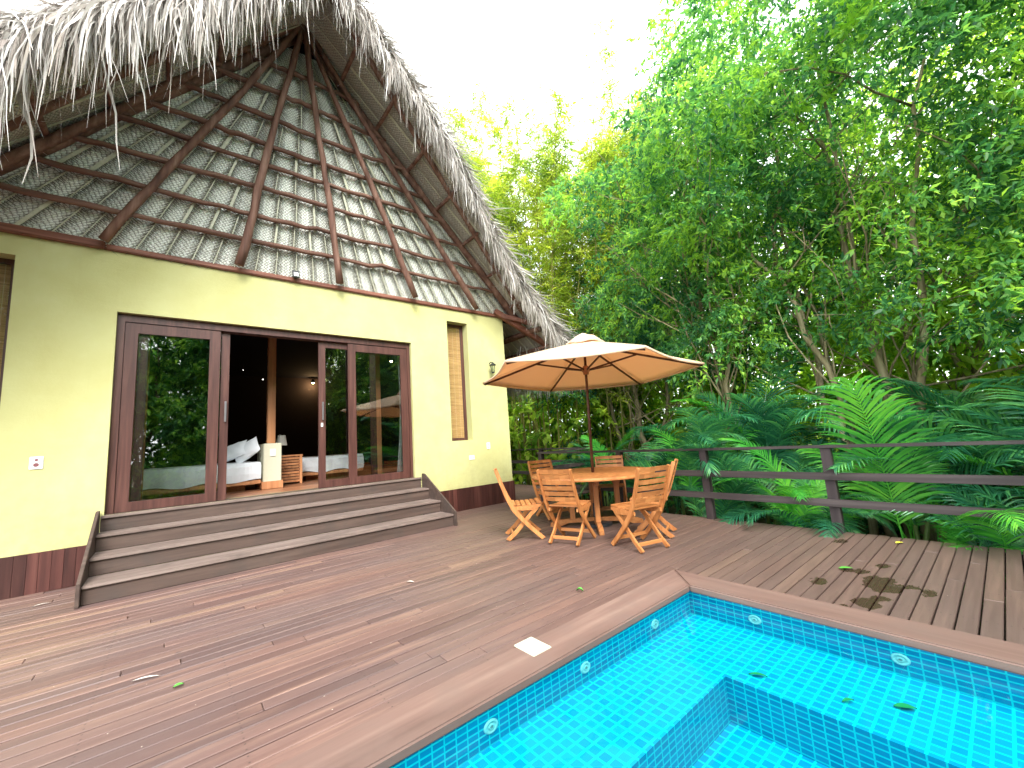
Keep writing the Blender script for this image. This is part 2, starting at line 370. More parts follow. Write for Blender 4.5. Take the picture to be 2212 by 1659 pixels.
def m_ground():
    a = N('soil_and_litter'); v = a.coord('Object'); n1 = a.noise(v, 1.2, 8, .65); n2 = a.noise(v, 22, 4)
    c = a.ramp(n1, [(.3, (.02,.03,.012)), (.5, (.045,.05,.02)), (.7, (.10,.10,.04))])
    c = a.mix(.4, c, a.ramp(n2, [(.3, (.01,.012,.006)), (.7, (.12,.10,.05))]))
    a.prin(c, .9, .1, a.bump(n2, .6, .03)); return a.m
M_['ground'] = m_ground()

def m_thatch(name, cols, rough=.8):
    a = N(name); g = a.rnd(); n1 = a.noise(a.coord('Object'), 3, 4)
    c = a.ramp(g, [(i/(len(cols)-1), k) for i, k in enumerate(cols)])
    c = a.mix(a.math('MULTIPLY', n1, .32), c, (.19,.165,.15)); p = a.prin(c, rough, .25)
    tl = a.n('BsdfTranslucent'); a.l(c, tl.inputs[0]); ms = a.n('MixShader'); ms.inputs[0].default_value = .2
    a.l(p.outputs[0], ms.inputs[1]); a.l(tl.outputs[0], ms.inputs[2]); a.l(ms.outputs[0], a.out.inputs[0]); return a.m
M_['straw'] = m_thatch('dry_palm_thatch', [(.24,.20,.18), (.46,.42,.38), (.62,.59,.55), (.76,.74,.72), (.50,.44,.38)])
M_['thatch_body'] = m_thatch('thatch_mass', [(.10,.08,.06), (.16,.13,.10)])

def m_weave(name, light, dark, sc=21):
    """woven palm: UV in metres; herringbone of pale leaflets with dark gaps"""
    a = N(name); uvn = a.n('TexCoord'); sp = a.n('SeparateXYZ'); a.l(uvn.outputs['UV'], sp.inputs[0]); u, v = sp.outputs[0], sp.outputs[1]
    wob = a.math('MULTIPLY', a.math('SUBTRACT', a.noise(a.coord('UV'), 5, 3), .5), .05)
    au = a.math('ABSOLUTE', u)
    p = a.math('MULTIPLY', a.math('ADD', a.math('ADD', v, a.math('MULTIPLY', au, .9)), wob), sc)      # leaflets run down and out from the midrib
    q = a.math('MULTIPLY', a.math('ADD', a.math('SUBTRACT', v, a.math('MULTIPLY', au, .9)), wob), sc)
    fp = a.math('FRACT', p); fq = a.math('FRACT', q)
    chk = a.math('MODULO', a.math('ADD', a.math('FLOOR', p), a.math('FLOOR', q)), 2.0)
    chk = a.math('ABSOLUTE', chk)
    hp = a.math('SINE', a.math('MULTIPLY', fp, PI)); hq = a.math('SINE', a.math('MULTIPLY', fq, PI))
    mixh = a.math('ADD', a.math('MULTIPLY', hp, chk), a.math('MULTIPLY', hq, a.math('SUBTRACT', 1.0, chk)))
    c = a.ramp(mixh, [(.05, dark), (.45, tuple((x+y)/2 for x, y in zip(light, dark))), (.85, light)])
    c = a.mix(a.math('MULTIPLY', chk, .22), c, tuple(k*.72 for k in light))
    g = a.rnd(); hv = a.n('HueSaturation'); a.l(c, hv.inputs['Color']); a.put(hv.inputs['Value'], a.math('MULTIPLY_ADD', g, .3, .85))
    a.prin(hv.outputs[0], .6, .4, a.bump(mixh, .7, .012)); return a.m
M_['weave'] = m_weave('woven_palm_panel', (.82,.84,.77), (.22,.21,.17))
M_['weave_dk'] = m_weave('shaded_woven_palm', (.44,.42,.36), (.10,.09,.08))  # darker copy of the gable weave; overhang shade is in its colour
M_['rib'] = m_plain('palm_midrib', (.50,.50,.38), .5, .4, .25)
M_['spike'] = m_plain('shadow_leaflet_ends', (.10,.095,.07), .7, .3, .4)  # leaflet tips coloured dark to paint the shadow gaps beside the ribs

def m_canvas():
    a = N('parasol_canvas'); v = a.coord('Object'); n1 = a.noise(v, 2.5, 5); n2 = a.noise(v, 300, 2)
    c = a.mix(n1, (.72,.60,.44), (.80,.69,.53)); p = a.prin(c, .85, .15, a.bump(n2, .2, .002))
    tl = a.n('BsdfTranslucent'); tl.inputs[0].default_value = (.93,.62,.38,1)
    ms = a.n('MixShader'); ms.inputs[0].default_value = .42
    a.l(p.outputs[0], ms.inputs[1]); a.l(tl.outputs[0], ms.inputs[2]); a.l(ms.outputs[0], a.out.inputs[0]); return a.m
M_['canvas'] = m_canvas()
def m_blind():
    a = N('bamboo_blind'); v = a.coord('Object', (1,1,1)); sp = a.n('SeparateXYZ'); a.l(v, sp.inputs[0])
    s1 = a.math('FRACT', a.math('MULTIPLY', sp.outputs[2], 95)); s2 = a.math('FRACT', a.math('MULTIPLY', sp.outputs[0], 9.5))
    n1 = a.noise(a.coord('Object', (2,1,60)), 1, 4)
    c = a.ramp(n1, [(.3, (.34,.17,.06)), (.6, (.60,.34,.14)), (.8, (.72,.48,.24))])
    c = a.mix(a.math('MULTIPLY', a.math('GREATER_THAN', s1, .8), .5), c, (.10,.05,.02))
    c = a.mix(a.math('MULTIPLY', a.math('LESS_THAN', s2, .06), .6), c, (.65,.5,.3))
    a.prin(c, .6, .3, a.bump(s1, .3, .003)); return a.m
M_['blind'] = m_blind()
def m_emit(name, col, s_):
    a = N(name); a.prin((.8,.7,.5), .5, emit=col, estr=s_); return a.m
M_['bulb'] = m_emit('lit_bulb', (1,.72,.35), 40); M_['led'] = m_emit('small_led', (1,.95,.9), 8)

# ================================================================== SETTING: ground, deck, pool
g = MB(); n = 40
for i in range(n+1):
    for j in range(n+1):
        x = -300 + 600*i/n; y = -300 + 600*j/n; g.V.append((x, y, -.75))
for i in range(n):
    for j in range(n): g.F.append((i*(n+1)+j, (i+1)*(n+1)+j, (i+1)*(n+1)+j+1, i*(n+1)+j+1))
# open the sheet where the pool pit goes below it: drop those points
tag(g.build('ground', M_['ground']), kind='structure')

PX0, PX1, PY0, PY1 = .42, 3.32, -8.6, -5.05      # pool opening inside the coping
CX1, CY1 = 3.61, -4.75                            # outer coping edge
dk = MB(); pitch_b, bw = .098625, .0921
y = -.02; row = 0
FX = 5.97
while y > -10.4:
    y1 = y - bw
    segs = [(-5.5, FX + random.uniform(-.006, .006))]
    if y - bw/2 > -.6: segs = [(-5.5, 7.65)]
    if y1 < CY1 and y > -8.95:                     # rows cut by the pool
        segs = [(-5.5, PX0-.29), (CX1+.004, segs[0][1])]
        if y > CY1: y = CY1 - .004
    for a, b in segs:
        cuts = [a]; c = a + random.uniform(.6, 3.2)
        while c < b - .4: cuts.append(c); c += random.choice([1.8, 2.4, 3.0, 3.6]) + random.uniform(-.1, .1)
        cuts.append(b)
        for p, q in zip(cuts, cuts[1:]):
            z = random.uniform(-.0025, .0015); tl = random.uniform(-.0015, .0015)
            w2 = random.uniform(0, .0025)
            v = []
            for (xx, yy, zz) in ((p+.0015, y1+w2, -.03), (q-.0015, y1+w2, -.03), (q-.0015, y-w2, -.03), (p+.0015, y-w2, -.03)): v.append((xx, yy, zz))
            e = .004
            v += [(p+.0015, y1+w2, z-e), (q-.0015, y1+w2, z-e), (q-.0015, y-w2, z-e), (p+.0015, y-w2, z-e)]
            v += [(p+.0015+e, y1+w2+e, z+tl), (q-.0015-e, y1+w2+e, z+tl), (q-.0015-e, y-w2-e, z-tl), (p+.0015+e, y-w2-e, z-tl)]
            f = [(0,1,5,4),(1,2,6,5),(2,3,7,6),(3,0,4,7),(4,5,9,8),(5,6,10,9),(6,7,11,10),(7,4,8,11),(8,9,10,11),(3,2,1,0)]
            dk.add(v, f)
    y = y1 - (pitch_b - bw); row += 1
# boards running away beside the house
x = 5.72
while x < 7.6:
    dk.box(x, x+bw, 0.0, 9.0, -.03, random.uniform(-.003, .001)); x += pitch_b
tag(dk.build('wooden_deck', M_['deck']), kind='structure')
# joists and skirt under the deck edge
jb = MB(); jb.box(-5.5, FX-.02, -10.4, -10.36, -.2, -.035); jb.box(FX-.045, FX-.005, -10.36, -.62, -.22, -.034)
for k in range(8): jb.box(-5.5+k*1.5, -5.44+k*1.5, -4.6, -.1, -.16, -.034)
tag(jb.build('deck_framing', M_['fence']), kind='structure')

# ---- pool
pool = thing('swimming_pool', 'small plunge pool of turquoise mosaic tiles with a bench ledge and wooden coping', 'pool', (PX1, PY1, 0))
ox, oy = PX1, PY1
LZ, BZ, TOPZ = -.22, -.475, -.035
LX, LY = 2.655, -5.59                              # edges of the ledge
def quad(m, a, b, c, d): m.add([a, b, c, d], [(0,1,2,3)])
def rel(x, y, z): return (x-ox, y-oy, z)
e = .025
XA, XB, YA, YB = PX0-e, PX1+e, PY0-e, PY1+e
def one(name, mat, *q):
    m = MB(); quad(m, *q); m.build(name, M_[mat], pool)
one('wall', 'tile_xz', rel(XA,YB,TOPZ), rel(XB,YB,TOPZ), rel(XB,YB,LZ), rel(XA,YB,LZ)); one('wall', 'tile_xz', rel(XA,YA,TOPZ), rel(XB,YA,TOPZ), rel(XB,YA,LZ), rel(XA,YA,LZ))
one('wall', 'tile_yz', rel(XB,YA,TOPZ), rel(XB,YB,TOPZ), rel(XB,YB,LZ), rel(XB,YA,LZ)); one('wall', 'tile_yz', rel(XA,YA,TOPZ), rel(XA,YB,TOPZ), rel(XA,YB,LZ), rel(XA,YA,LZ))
LX0, LY0 = PX0+.3, PY0+.6
m = MB()
for (a, b, c, d) in ((XA, XB, LY, YB), (LX, XB, YA, LY), (XA, LX, YA, LY0), (XA, LX0, LY0, LY)):
    quad(m, rel(a,c,LZ), rel(b,c,LZ), rel(b,d,LZ), rel(a,d,LZ))
m.build('bench_ledge', M_['tile_xy'], pool)
m = MB(); quad(m, rel(LX0,LY0,BZ), rel(LX,LY0,BZ), rel(LX,LY,BZ), rel(LX0,LY,BZ)); m.build('floor', M_['tile_xy'], pool)
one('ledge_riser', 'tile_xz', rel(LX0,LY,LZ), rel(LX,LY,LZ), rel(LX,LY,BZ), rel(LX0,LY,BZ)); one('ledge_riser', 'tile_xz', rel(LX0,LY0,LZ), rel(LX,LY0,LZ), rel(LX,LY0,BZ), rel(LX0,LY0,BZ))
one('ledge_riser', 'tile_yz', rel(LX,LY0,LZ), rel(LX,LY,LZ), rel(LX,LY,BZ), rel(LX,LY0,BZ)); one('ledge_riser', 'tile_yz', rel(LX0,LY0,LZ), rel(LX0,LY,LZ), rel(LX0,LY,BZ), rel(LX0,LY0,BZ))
ZC = .014
def cop(pts, mat):
    m = MB(); v = [rel(x, y, -.04) for x, y in pts] + [rel(x, y, ZC) for x, y in pts]
    m.add(v, [(3,2,1,0),(4,5,6,7),(0,1,5,4),(1,2,6,5),(2,3,7,6),(3,0,4,7)])
    m.build('coping', mat, pool, bevel=.010, seg=3)
cx0, cy0 = PX0-.285, PY0-.29
gp = .0015
cop([(cx0, CY1-.002), (CX1-gp, CY1-.002), (PX1-gp, PY1), (PX0, PY1)], M_['coping'])
cop([(CX1, CY1-.002-gp), (CX1, cy0), (PX1, PY0), (PX1, PY1-gp)], M_['coping_y'])
cop([(cx0, cy0+gp), (cx0, CY1-.002-gp), (PX0, PY1-gp), (PX0, PY0+gp)], M_['coping_y'])
cop([(cx0, cy0), (PX0, PY0), (PX1-gp, PY0), (CX1-gp, cy0)], M_['coping'])
for jx, jy, ax in ((2.81, YB, 0), (2.02, YB, 0), (1.29, YB, 0), (XB, -5.52, 1), (XB, -6.31, 1), (XB, -7.15, 1)):
    mt = Matrix.Rotation(R(90), 4, 'X') if ax == 0 else Matrix.Rotation(R(-90), 4, 'Y')
    sc = Matrix.Diagonal((1,1,.62,1)).to_3x3()
    c = Vector(rel(jx, jy, -.13)); s = MB()
    prof = [(.009,.010), (.015,.012), (.017,.005), (.027,.004), (.030,.010), (.041,.010), (.044,0)]
    s.lathe(prof, (0,0,0), 24, mt); s.V = [(v[0]+c.x, v[1]+c.y, v[2]*.72+c.z) for v in s.V]
    s.build('water_jet', M_['jet'], pool, smooth=True)
    s2 = MB(); s2.lathe([(0,.004),(.014,.004)], (0,0,0), 16, mt); s2.V = [(v[0]+c.x, v[1]+c.y, v[2]*.72+c.z) for v in s2.V]
    s2.build('jet_nozzle', M_['grey'], pool)
wv = MB(); wv.add([(XA,YA,-.062),(XB,YA,-.062),(XB,YB,-.062),(XA,YB,-.062)], [(0,1,2,3)])
tag(wv.build('water', M_['water']), kind='structure')

def flatleaf(name, x, y, z, L, W, ang, mat, label, cat, grp=None, curl=.006):
    m = MB(); pts = []
    for i in range(9):
        t = i/8; w_ = W*math.sin(PI*min(1, t*1.02+.01))**.8; zz = curl*math.sin(PI*t)*1.2
        pts += [(t*L-L/2, -w_/2, zz+curl), (t*L-L/2, 0, zz), (t*L-L/2, w_/2, zz+curl*.9)]
    f = []
    for i in range(8): f += [(3*i, 3*i+3, 3*i+4, 3*i+1), (3*i+1, 3*i+4, 3*i+5, 3*i+2)]
    m.add(pts, f); o = m.build(name, mat, smooth=True); o.location = (x, y, z); o.rotation_euler = (0, 0, ang); tag(o, label, cat, grp)
G1 = 'fallen leaves on the deck'; G2 = 'leaves sunk in the pool'
flatleaf('fallen_leaf', -.08, -3.36, .004, .14, .018, -.35, M_['litter_w'], 'curled whitish dry leaf on the deck boards left of the green one', 'leaf', G1)
flatleaf('fallen_leaf', .07, -3.62, .004, .05, .032, .1, M_['litter_g'], 'small bright green leaf on the boards beside the curled dry leaf', 'leaf', G1)
flatleaf('fallen_leaf', 1.8, -3.05, .004, .085, .02, -1.0, M_['litter_w'], 'short pale dry leaf on the deck midway between steps and pool', 'leaf', G1)
flatleaf('fallen_leaf', -.94, -.69, .004, .12, .02, .2, M_['litter_w'], 'pale dry leaf on the boards left of the wooden steps', 'leaf', G1)
flatleaf('fallen_leaf', 2.66, -4.44, .006, .06, .035, -1.2, M_['litter_g'], 'small folded green leaf near the pool coping corner', 'leaf', G1, curl=.014)
flatleaf('fallen_leaf', 4.52, -5.84, .004, .11, .05, -.9, M_['litter_g'], 'green leaf lying beside the wet splashes on the deck', 'leaf', G1)
flatleaf('fallen_leaf', 5.69, -6.04, .004, .09, .05, -.5, M_['litter_y'], 'yellow leaf on the deck edge under the fence', 'leaf', G1)
flatleaf('sunken_leaf', 2.78, -5.73, LZ+.006, .10, .03, -1.1, M_['sub_g'], 'ragged green leaf sunk on the ledge beside the pit corner', 'leaf', G2)
flatleaf('sunken_leaf', 2.85, -6.15, LZ+.006, .07, .025, -.6, M_['sub_g'], 'smallest leaf sunk on the pool ledge, between the two larger ones', 'leaf', G2)
flatleaf('sunken_leaf', 2.98, -6.36, LZ+.006, .10, .045, -1.0, M_['sub_g'], 'dark green whole leaf lying on the right-hand pool ledge', 'leaf', G2)
# skimmer plate
pl = thing('pool_access_plate', 'square cream plastic cover plate set on the pool coping', 'cover plate', (1.77, -4.83, .010))
m = MB(); m.box(-.075,.075,-.095,.095,0,.010); m.build('plate', M_['cream'], pl, bevel=.004)
m = MB(); m.lathe([(0,.0112),(.011,.0112),(.012,.010)], (.02,-.02,0), 16); m.build('finger_hole', M_['grey'], pl)

# ================================================================== HOUSE
house = thing('thatched_house', 'yellow stucco house with steep thatched palm roof and woven gable', 'house')
XL, XR, WT, TH = -2.9, 5.625, 4.0, .26
DX0, DX1, DZ1, FZ = -.606, 3.378, 3.218, .728
WX0, WX1, WZ0, WZ1 = 4.174, 4.659, 1.337, 3.757
VX0, VX1 = -1.955, -1.468
xs = sorted([XL, VX0, VX1, DX0, DX1, WX0, WX1, XR]); zs = sorted([-.1, FZ, WZ0, DZ1, WZ1, WT])
def isopen(x, z):
    return (DX0 < x < DX1 and FZ < z < DZ1) or (WX0 < x < WX1 and WZ0 < z < WZ1) or (VX0 < x < VX1 and WZ0 < z < WZ1)
m = MB()
def q4(a, b, c, d): m.add([a,b,c,d], [(0,1,2,3)])
for i in range(len(xs)-1):
    for j in range(len(zs)-1):
        x0, x1, z0, z1 = xs[i], xs[i+1], zs[j], zs[j+1]
        if isopen((x0+x1)/2, (z0+z1)/2): continue
        q4((x0,0,z0),(x1,0,z0),(x1,0,z1),(x0,0,z1)); q4((x0,TH,z0),(x1,TH,z0),(x1,TH,z1),(x0,TH,z1))
for (a, b, c, d) in ((DX0,DX1,FZ,DZ1),(WX0,WX1,WZ0,WZ1),(VX0,VX1,WZ0,WZ1)):
    q4((a,0,c),(a,TH,c),(a,TH,d),(a,0,d)); q4((b,0,c),(b,TH,c),(b,TH,d),(b,0,d)); q4((a,0,d),(b,0,d),(b,TH,d),(a,TH,d)); (q4((a,0,c),(b,0,c),(b,TH,c),(a,TH,c)) if c != FZ else None)
q4((XL,0,WT),(XR,0,WT),(XR,TH,WT),(XL,TH,WT)); q4((XR,0,-.1),(XR,TH,-.1),(XR,TH,WT),(XR,0,WT)); q4((XL,0,-.1),(XL,TH,-.1),(XL,TH,WT),(XL,0,WT))
m.V = [v for v in m.V]
fwall = m.build('front_wall', M_['stucco'], house)
bm = bmesh.new(); bm.from_mesh(fwall.data); bmesh.ops.remove_doubles(bm, verts=bm.verts, dist=.0005)
es = [e_ for e_ in bm.edges if len(e_.link_faces) == 2 and e_.calc_face_angle(0) > 1]
bmesh.ops.recalc_face_normals(bm, faces=bm.faces); bmesh.ops.bevel(bm, geom=es, offset=.006, segments=2, affect='EDGES'); bm.to_mesh(fwall.data); bm.free()
m = MB(); m.box(XR-TH, XR-.001, TH+.002, 9, -.1, WT); m.build('side_wall', M_['stucco'], house)
m = MB(); m.box(XL+.001, XL+TH, TH+.002, 9, -.1, WT); m.build('side_wall', M_['stucco'], house)
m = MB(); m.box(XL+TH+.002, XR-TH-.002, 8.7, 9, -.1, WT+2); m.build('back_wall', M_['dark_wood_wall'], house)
m = MB(); m.box(XR-TH-.02, XR-TH-.003, TH+.01, 8.69, FZ+.02, WT); m.build('shade_lining', M_['dark_in'], house)  # added dark sheet over the side wall, room shade in its colour
m = MB(); m.box(XL+TH+.003, XL+TH+.02, TH+.01, 8.69, FZ+.02, WT); m.build('shade_lining', M_['dark_in'], house)
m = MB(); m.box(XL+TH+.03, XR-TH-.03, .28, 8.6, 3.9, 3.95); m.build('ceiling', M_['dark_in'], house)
# plinth boards
for (a, b) in ((XL-.02, -.70), (3.57, XR+.028)):
    m = MB(); x = a
    while x < b-.02:
        w_ = min(random.uniform(.085,.10), b-x); m.box(x, x+w_-.003, -.03-random.uniform(0,.003), -.001, 0.0, .42); x += w_
    m.build('plinth', M_['plinth'], house)
m = MB(); yy = .0
while yy < 8.9: m.box(XR+.001, XR+.028, yy, yy+.095, 0, .42); yy += .098
m.build('plinth', M_['plinth'], house)
# wall plate on top of wall
m = MB(); m.box(-.75, XR+.10, -.045, .18, WT+.002, WT+.075); m.build('wall_plate', M_['beam'], house, bevel=.012)
m = MB(); m.box(XL-.2, -.752, -.06, .18, WT+.002, WT+.10); m.build('wall_plate', M_['beam'], house, bevel=.012)
m = MB(); m.box(XR-.10, XR+.05, .185, 8.9, WT+.002, WT+.11); m.build('wall_plate', M_['frame'], house, bevel=.012)

# floor inside (boards)
m = MB(); yy = TH-.02
while yy < 8.6: m.box(XL+TH+.03, XR-TH-.03, yy, yy+.117, FZ-.04, FZ+random.uniform(-.001,.001)); yy += .12
m.build('floor', M_['intfloor'], house)

# ---- windows
def ring(x0, x1, z0, z1, y0, y1, l, r_, b_, t_):
    """one continuous rectangular frame in the xz plane; l, r_, b_, t_ member widths"""
    m = MB(); v = []
    for y_ in (y0, y1):
        v += [(x0,y_,z0),(x1,y_,z0),(x1,y_,z1),(x0,y_,z1),(x0+l,y_,z0+b_),(x1-r_,y_,z0+b_),(x1-r_,y_,z1-t_),(x0+l,y_,z1-t_)]
    f = []
    for i in range(4):
        j = (i+1) % 4; f += [(i,j,j+4,i+4),(i+8,i+12,j+12,j+8),(i,i+8,j+8,j),(i+4,j+4,j+12,i+12)]
    return m.add(v, f)
def window(x0, x1):
    wy = .20
    t = .055; f = ring(x0+.002, x1-.002, WZ0+.002, WZ1-.002, wy-.03, wy+.04, t, t, t, t)
    w_ = f.build('window', M_['frame'], house, bevel=.004)
    b = MB(); b.box(x0+t-.005, x1-t+.005, wy+.012, wy+.018, WZ0+t-.01, WZ1-t+.01); b.build('bamboo_blind', M_['blind'], w_)
    b = MB(); b.add([(x0+t,wy-.001,WZ0+t),(x1-t,wy-.001,WZ0+t),(x1-t,wy-.001,WZ1-t),(x0+t,wy-.001,WZ1-t)],[(0,1,2,3)]); b.build('pane', m_glass('window_glass_%d' % int(x0*10), .02), w_)
window(WX0, WX1); window(VX0, VX1)

# ---- doors
def panel(name, x0, x1, y, z0, z1, sw=.095, top=.10, bot=.115, parent=house, hx=None, label=None):
    d = ring(x0, x1, z0, z1, y-.02, y+.02, sw, sw, bot, top)
    o = d.build(name, M_['frame'], parent, bevel=.003)
    if label: o['label'] = label
    gm = MB(); gm.add([(x0+sw-.004,y,z0+bot-.004),(x1-sw+.004,y,z0+bot-.004),(x1-sw+.004,y,z1-top+.004),(x0+sw-.004,y,z1-top+.004)],[(0,1,2,3)])
    gm.build('pane', M_['glass'], o)
    if hx is not None:
        h = MB(); h.box(hx-.012, hx+.012, y-.062, y-.045, 1.81, 2.10); h.box(hx-.008, hx+.008, y-.046, y-.019, 1.85, 1.87); h.box(hx-.008, hx+.008, y-.046, y-.019, 2.04, 2.06)
        h.build('handle', M_['metal'], o, bevel=.002)
    return o
fy0, fy1 = .065, .215
f = MB(); z0_, z1_, xa_, xb_, xc_, xd_ = FZ, DZ1-.002, DX0+.002, DX0+.075, DX1-.055, DX1-.002
v = []
for y_ in (fy0, fy1): v += [(xa_,y_,z0_),(xb_,y_,z0_),(xb_,y_,3.115),(xc_,y_,3.115),(xc_,y_,z0_),(xd_,y_,z0_),(xd_,y_,z1_),(xa_,y_,z1_)]
f.add(v, [(0,1,2,7),(2,3,6,7),(3,4,5,6),(8,15,10,9),(10,15,14,11),(11,14,13,12)]+[(i,i+8,(i+1)%8+8,(i+1)%8) for i in range(8)])
o = f.build('door_frame', M_['frame'], house, bevel=.003)
thr = MB(); thr.box(DX0+.001, DX1-.001, .022, .30, FZ-.05, FZ+.0015); thr.build('threshold', M_['step'], house, bevel=.002)
ZT = 3.112
panel('sliding_door', DX0+.078, .47, .100, FZ+.003, ZT, sw=.125, top=.135, bot=.115)
panel('sliding_door', -.40, .585, .150, FZ+.003, ZT, sw=.10, top=.07, bot=.115, hx=.548)
panel('sliding_door', 1.79, 2.74, .150, FZ+.003, ZT, sw=.105, top=.10, bot=.115, hx=1.845)
panel('sliding_door', 2.245, DX1-.057, .100, FZ+.003, ZT, sw=.13, top=.135, bot=.125, label='reddish outer door panel at the right end')
k = MB(); k.box(1.822, 1.852, .118, .128, 1.70, 1.76); k.build('lock_plate', M_['white'], o)

# ---- gable panel
LEAN = .12; APX, APZ = 1.38, 8.15; MR, ML = .887, 1.10
def gy(z, off=0): return -LEAN*(z-WT) - off
def edgeR(z): return APX + (APZ-z)/MR
def edgeL(z): return APX - (APZ-z)/ML
rows = [4.06, 4.50, 4.90, 5.30, 5.71, 6.05, 6.44, 6.87, 7.3, 7.75]
V = []; F = []; UV = []; ribs = MB(); spk = MB()
def fan(xb, z):   # x on the fan line whose foot at z=WT is xb
    return APX + (xb-APX)*(APZ-z)/(APZ-WT)
for ri in range(len(rows)-1):
    z0, z1 = rows[ri]-.03, rows[ri+1]+.03
    xa, xb = edgeL(z0)-.05, edgeR(z0)+.05
    step_ = .275*(1+.10*ri*.3)
    foot = []; x = xa + random.uniform(0,.1)
    while x < xb: foot.append(x); x += step_*random.uniform(.86,1.14)
    def up(x, z):      # follow fan direction from foot at z0
        return APX + (x-APX)*(APZ-z)/(APZ-z0)
    for a, b in zip(foot, foot[1:]):
        n0 = len(V); nu, nv = 6, 4; dep = random.uniform(0,.02)
        for j in range(nv+1):
            z = z0 + (z1-z0)*j/nv; xl, xr = up(a, z), up(b, z)
            for i in range(nu+1):
                t = i/nu; bul = .03*math.sin(PI*t)
                V.append((xl+(xr-xl)*t, gy(z)+.02-bul*.7+dep, z)); UV.append(((t-.5)*(b-a), z+ri*.13))
        for j in range(nv):
            for i in range(nu): q = n0+j*(nu+1)+i; F.append((q, q+1, q+nu+2, q+nu+1))
    for a in foot:
        xt = up(a, z1); wob = random.uniform(-.01,.01)
        wide = random.random() < (.55 if 1 < ri < 6 else .15)
        ww = random.uniform(.028,.042) if wide else random.uniform(.009,.014)
        ribs.bar((a, gy(z0,.028), z0), (xt+wob, gy(z1,.028), z1), ww, .010, up=(0,1,0))
        nsp = 22
        for k in range(nsp):
            t = (k+random.random()*.5)/nsp; z = z0+(z1-z0)*t; x0 = a+(xt-a)*t
            for s_ in (-1, 1):
                L_ = random.uniform(.06,.125); dz = -L_*.75*random.uniform(.7,1.2); wd = .007
                yy0 = gy(z,.024); yy1 = gy(z+dz,.016)
                spk.add([(x0, yy0, z+wd), (x0, yy0, z-wd), (x0+s_*L_, yy1, z+dz)], [(0,1,2)])
pan = mesh_np('gable_weave', V, F, M_['weave'], house, True, UV)
ribs.build('palm_midribs', M_['rib'], pan); spk.build('leaflet_shadow_gaps', M_['spike'], pan)
# dark backing so no light leaks
m = MB(); zz = 4.0; m.add([(edgeL(3.9)-.1, .12, 3.95), (edgeR(3.9)+.1, .12, 3.95), (APX, -.38, APZ)], [(0,1,2)]); m.build('gable_backing', M_['dark_in'], house)

def pole(a, b, r0, r1, mat, name, seg=10, wob=.012, parent=house, n=8):
    a = Vector(a); b = Vector(b); pts = []; rad = []
    ph = random.uniform(0, 6)
    for i in range(seg+1):
        t = i/seg; p = a.lerp(b, t); k = math.sin(PI*t)
        p += Vector((random.gauss(0,1)*wob*.3 + wob*math.sin(ph+5*t)*k, 0, random.gauss(0,1)*wob*.3 + wob*math.cos(ph*2+4*t)*k)); pts.append(p)
        rad.append((r0+(r1-r0)*t)*random.uniform(.84,1.12))
    m = MB(); m.tube(pts, rad, n); return m.build(name, mat, parent, smooth=True)
for z in rows[1:-1]:
    xa, xb = edgeL(z)+.02, edgeR(z)-.02
    pole((xa, gy(z,.075), z+random.uniform(-.03,.03)), (xb, gy(z,.075), z+random.uniform(-.02,.04)), .040, .032, M_['pole_x'], 'purlin', 30, .032)
for xb in (-2.15, -.76, .65, 2.05, 3.43, 4.82):
    pole((xb, gy(WT+.06,.16), WT+.06), (fan(xb, APZ-.05), gy(APZ-.05,.16), APZ-.05), .060, .042, M_['pole'], 'rafter', 14, .02)
# rafters along the roof slope, in the gable plane and out at the verge
def roofR(x): return APZ - MR*(x-APX)
def roofL(x): return APZ - ML*(APX-x)
pole((6.05, -.10, roofR(6.05)-.10), (APX+.05, -.50, APZ-.14), .075, .06, M_['pole'], 'edge_rafter', 12, .01)
pole((-3.0, .05, roofL(-3.0)-.12), (APX-.05, -.50, APZ-.16), .085, .07, M_['pole'], 'edge_rafter', 12, .01)
pole((6.1, -.32, roofR(6.1)-.03), (1.5, -1.5, roofR(1.5)-.03), .055, .05, M_['pole'], 'verge_rafter', 12, .01)
pole((-2.6, -.25, roofL(-2.6)-.04), (1.2, -1.45, roofL(1.2)-.04), .06, .05, M_['pole'], 'verge_rafter', 12, .01)
# corner timbers: eave beam and bracket sticking out past the wall corner
m = MB(); m.bar((XR-.25, -.06, WT+.12), (6.75, -.30, roofR(6.75)+.02), .11, .12); m.bar((XR-.12, -.10, WT+.03), (6.2, -.42, roofR(6.2)-.03), .09, .10)
m.build('corner_timber', M_['beam'], house, bevel=.01)
pole((6.25, -.55, roofR(6.25)-.10), (6.25, 8.8, roofR(6.25)-.10), .06, .06, M_['pole'], 'eave_pole', 10, .01)
pole((6.65, -.55, roofR(6.65)-.08), (6.65, 8.8, roofR(6.65)-.08), .05, .05, M_['pole'], 'eave_pole', 10, .01)

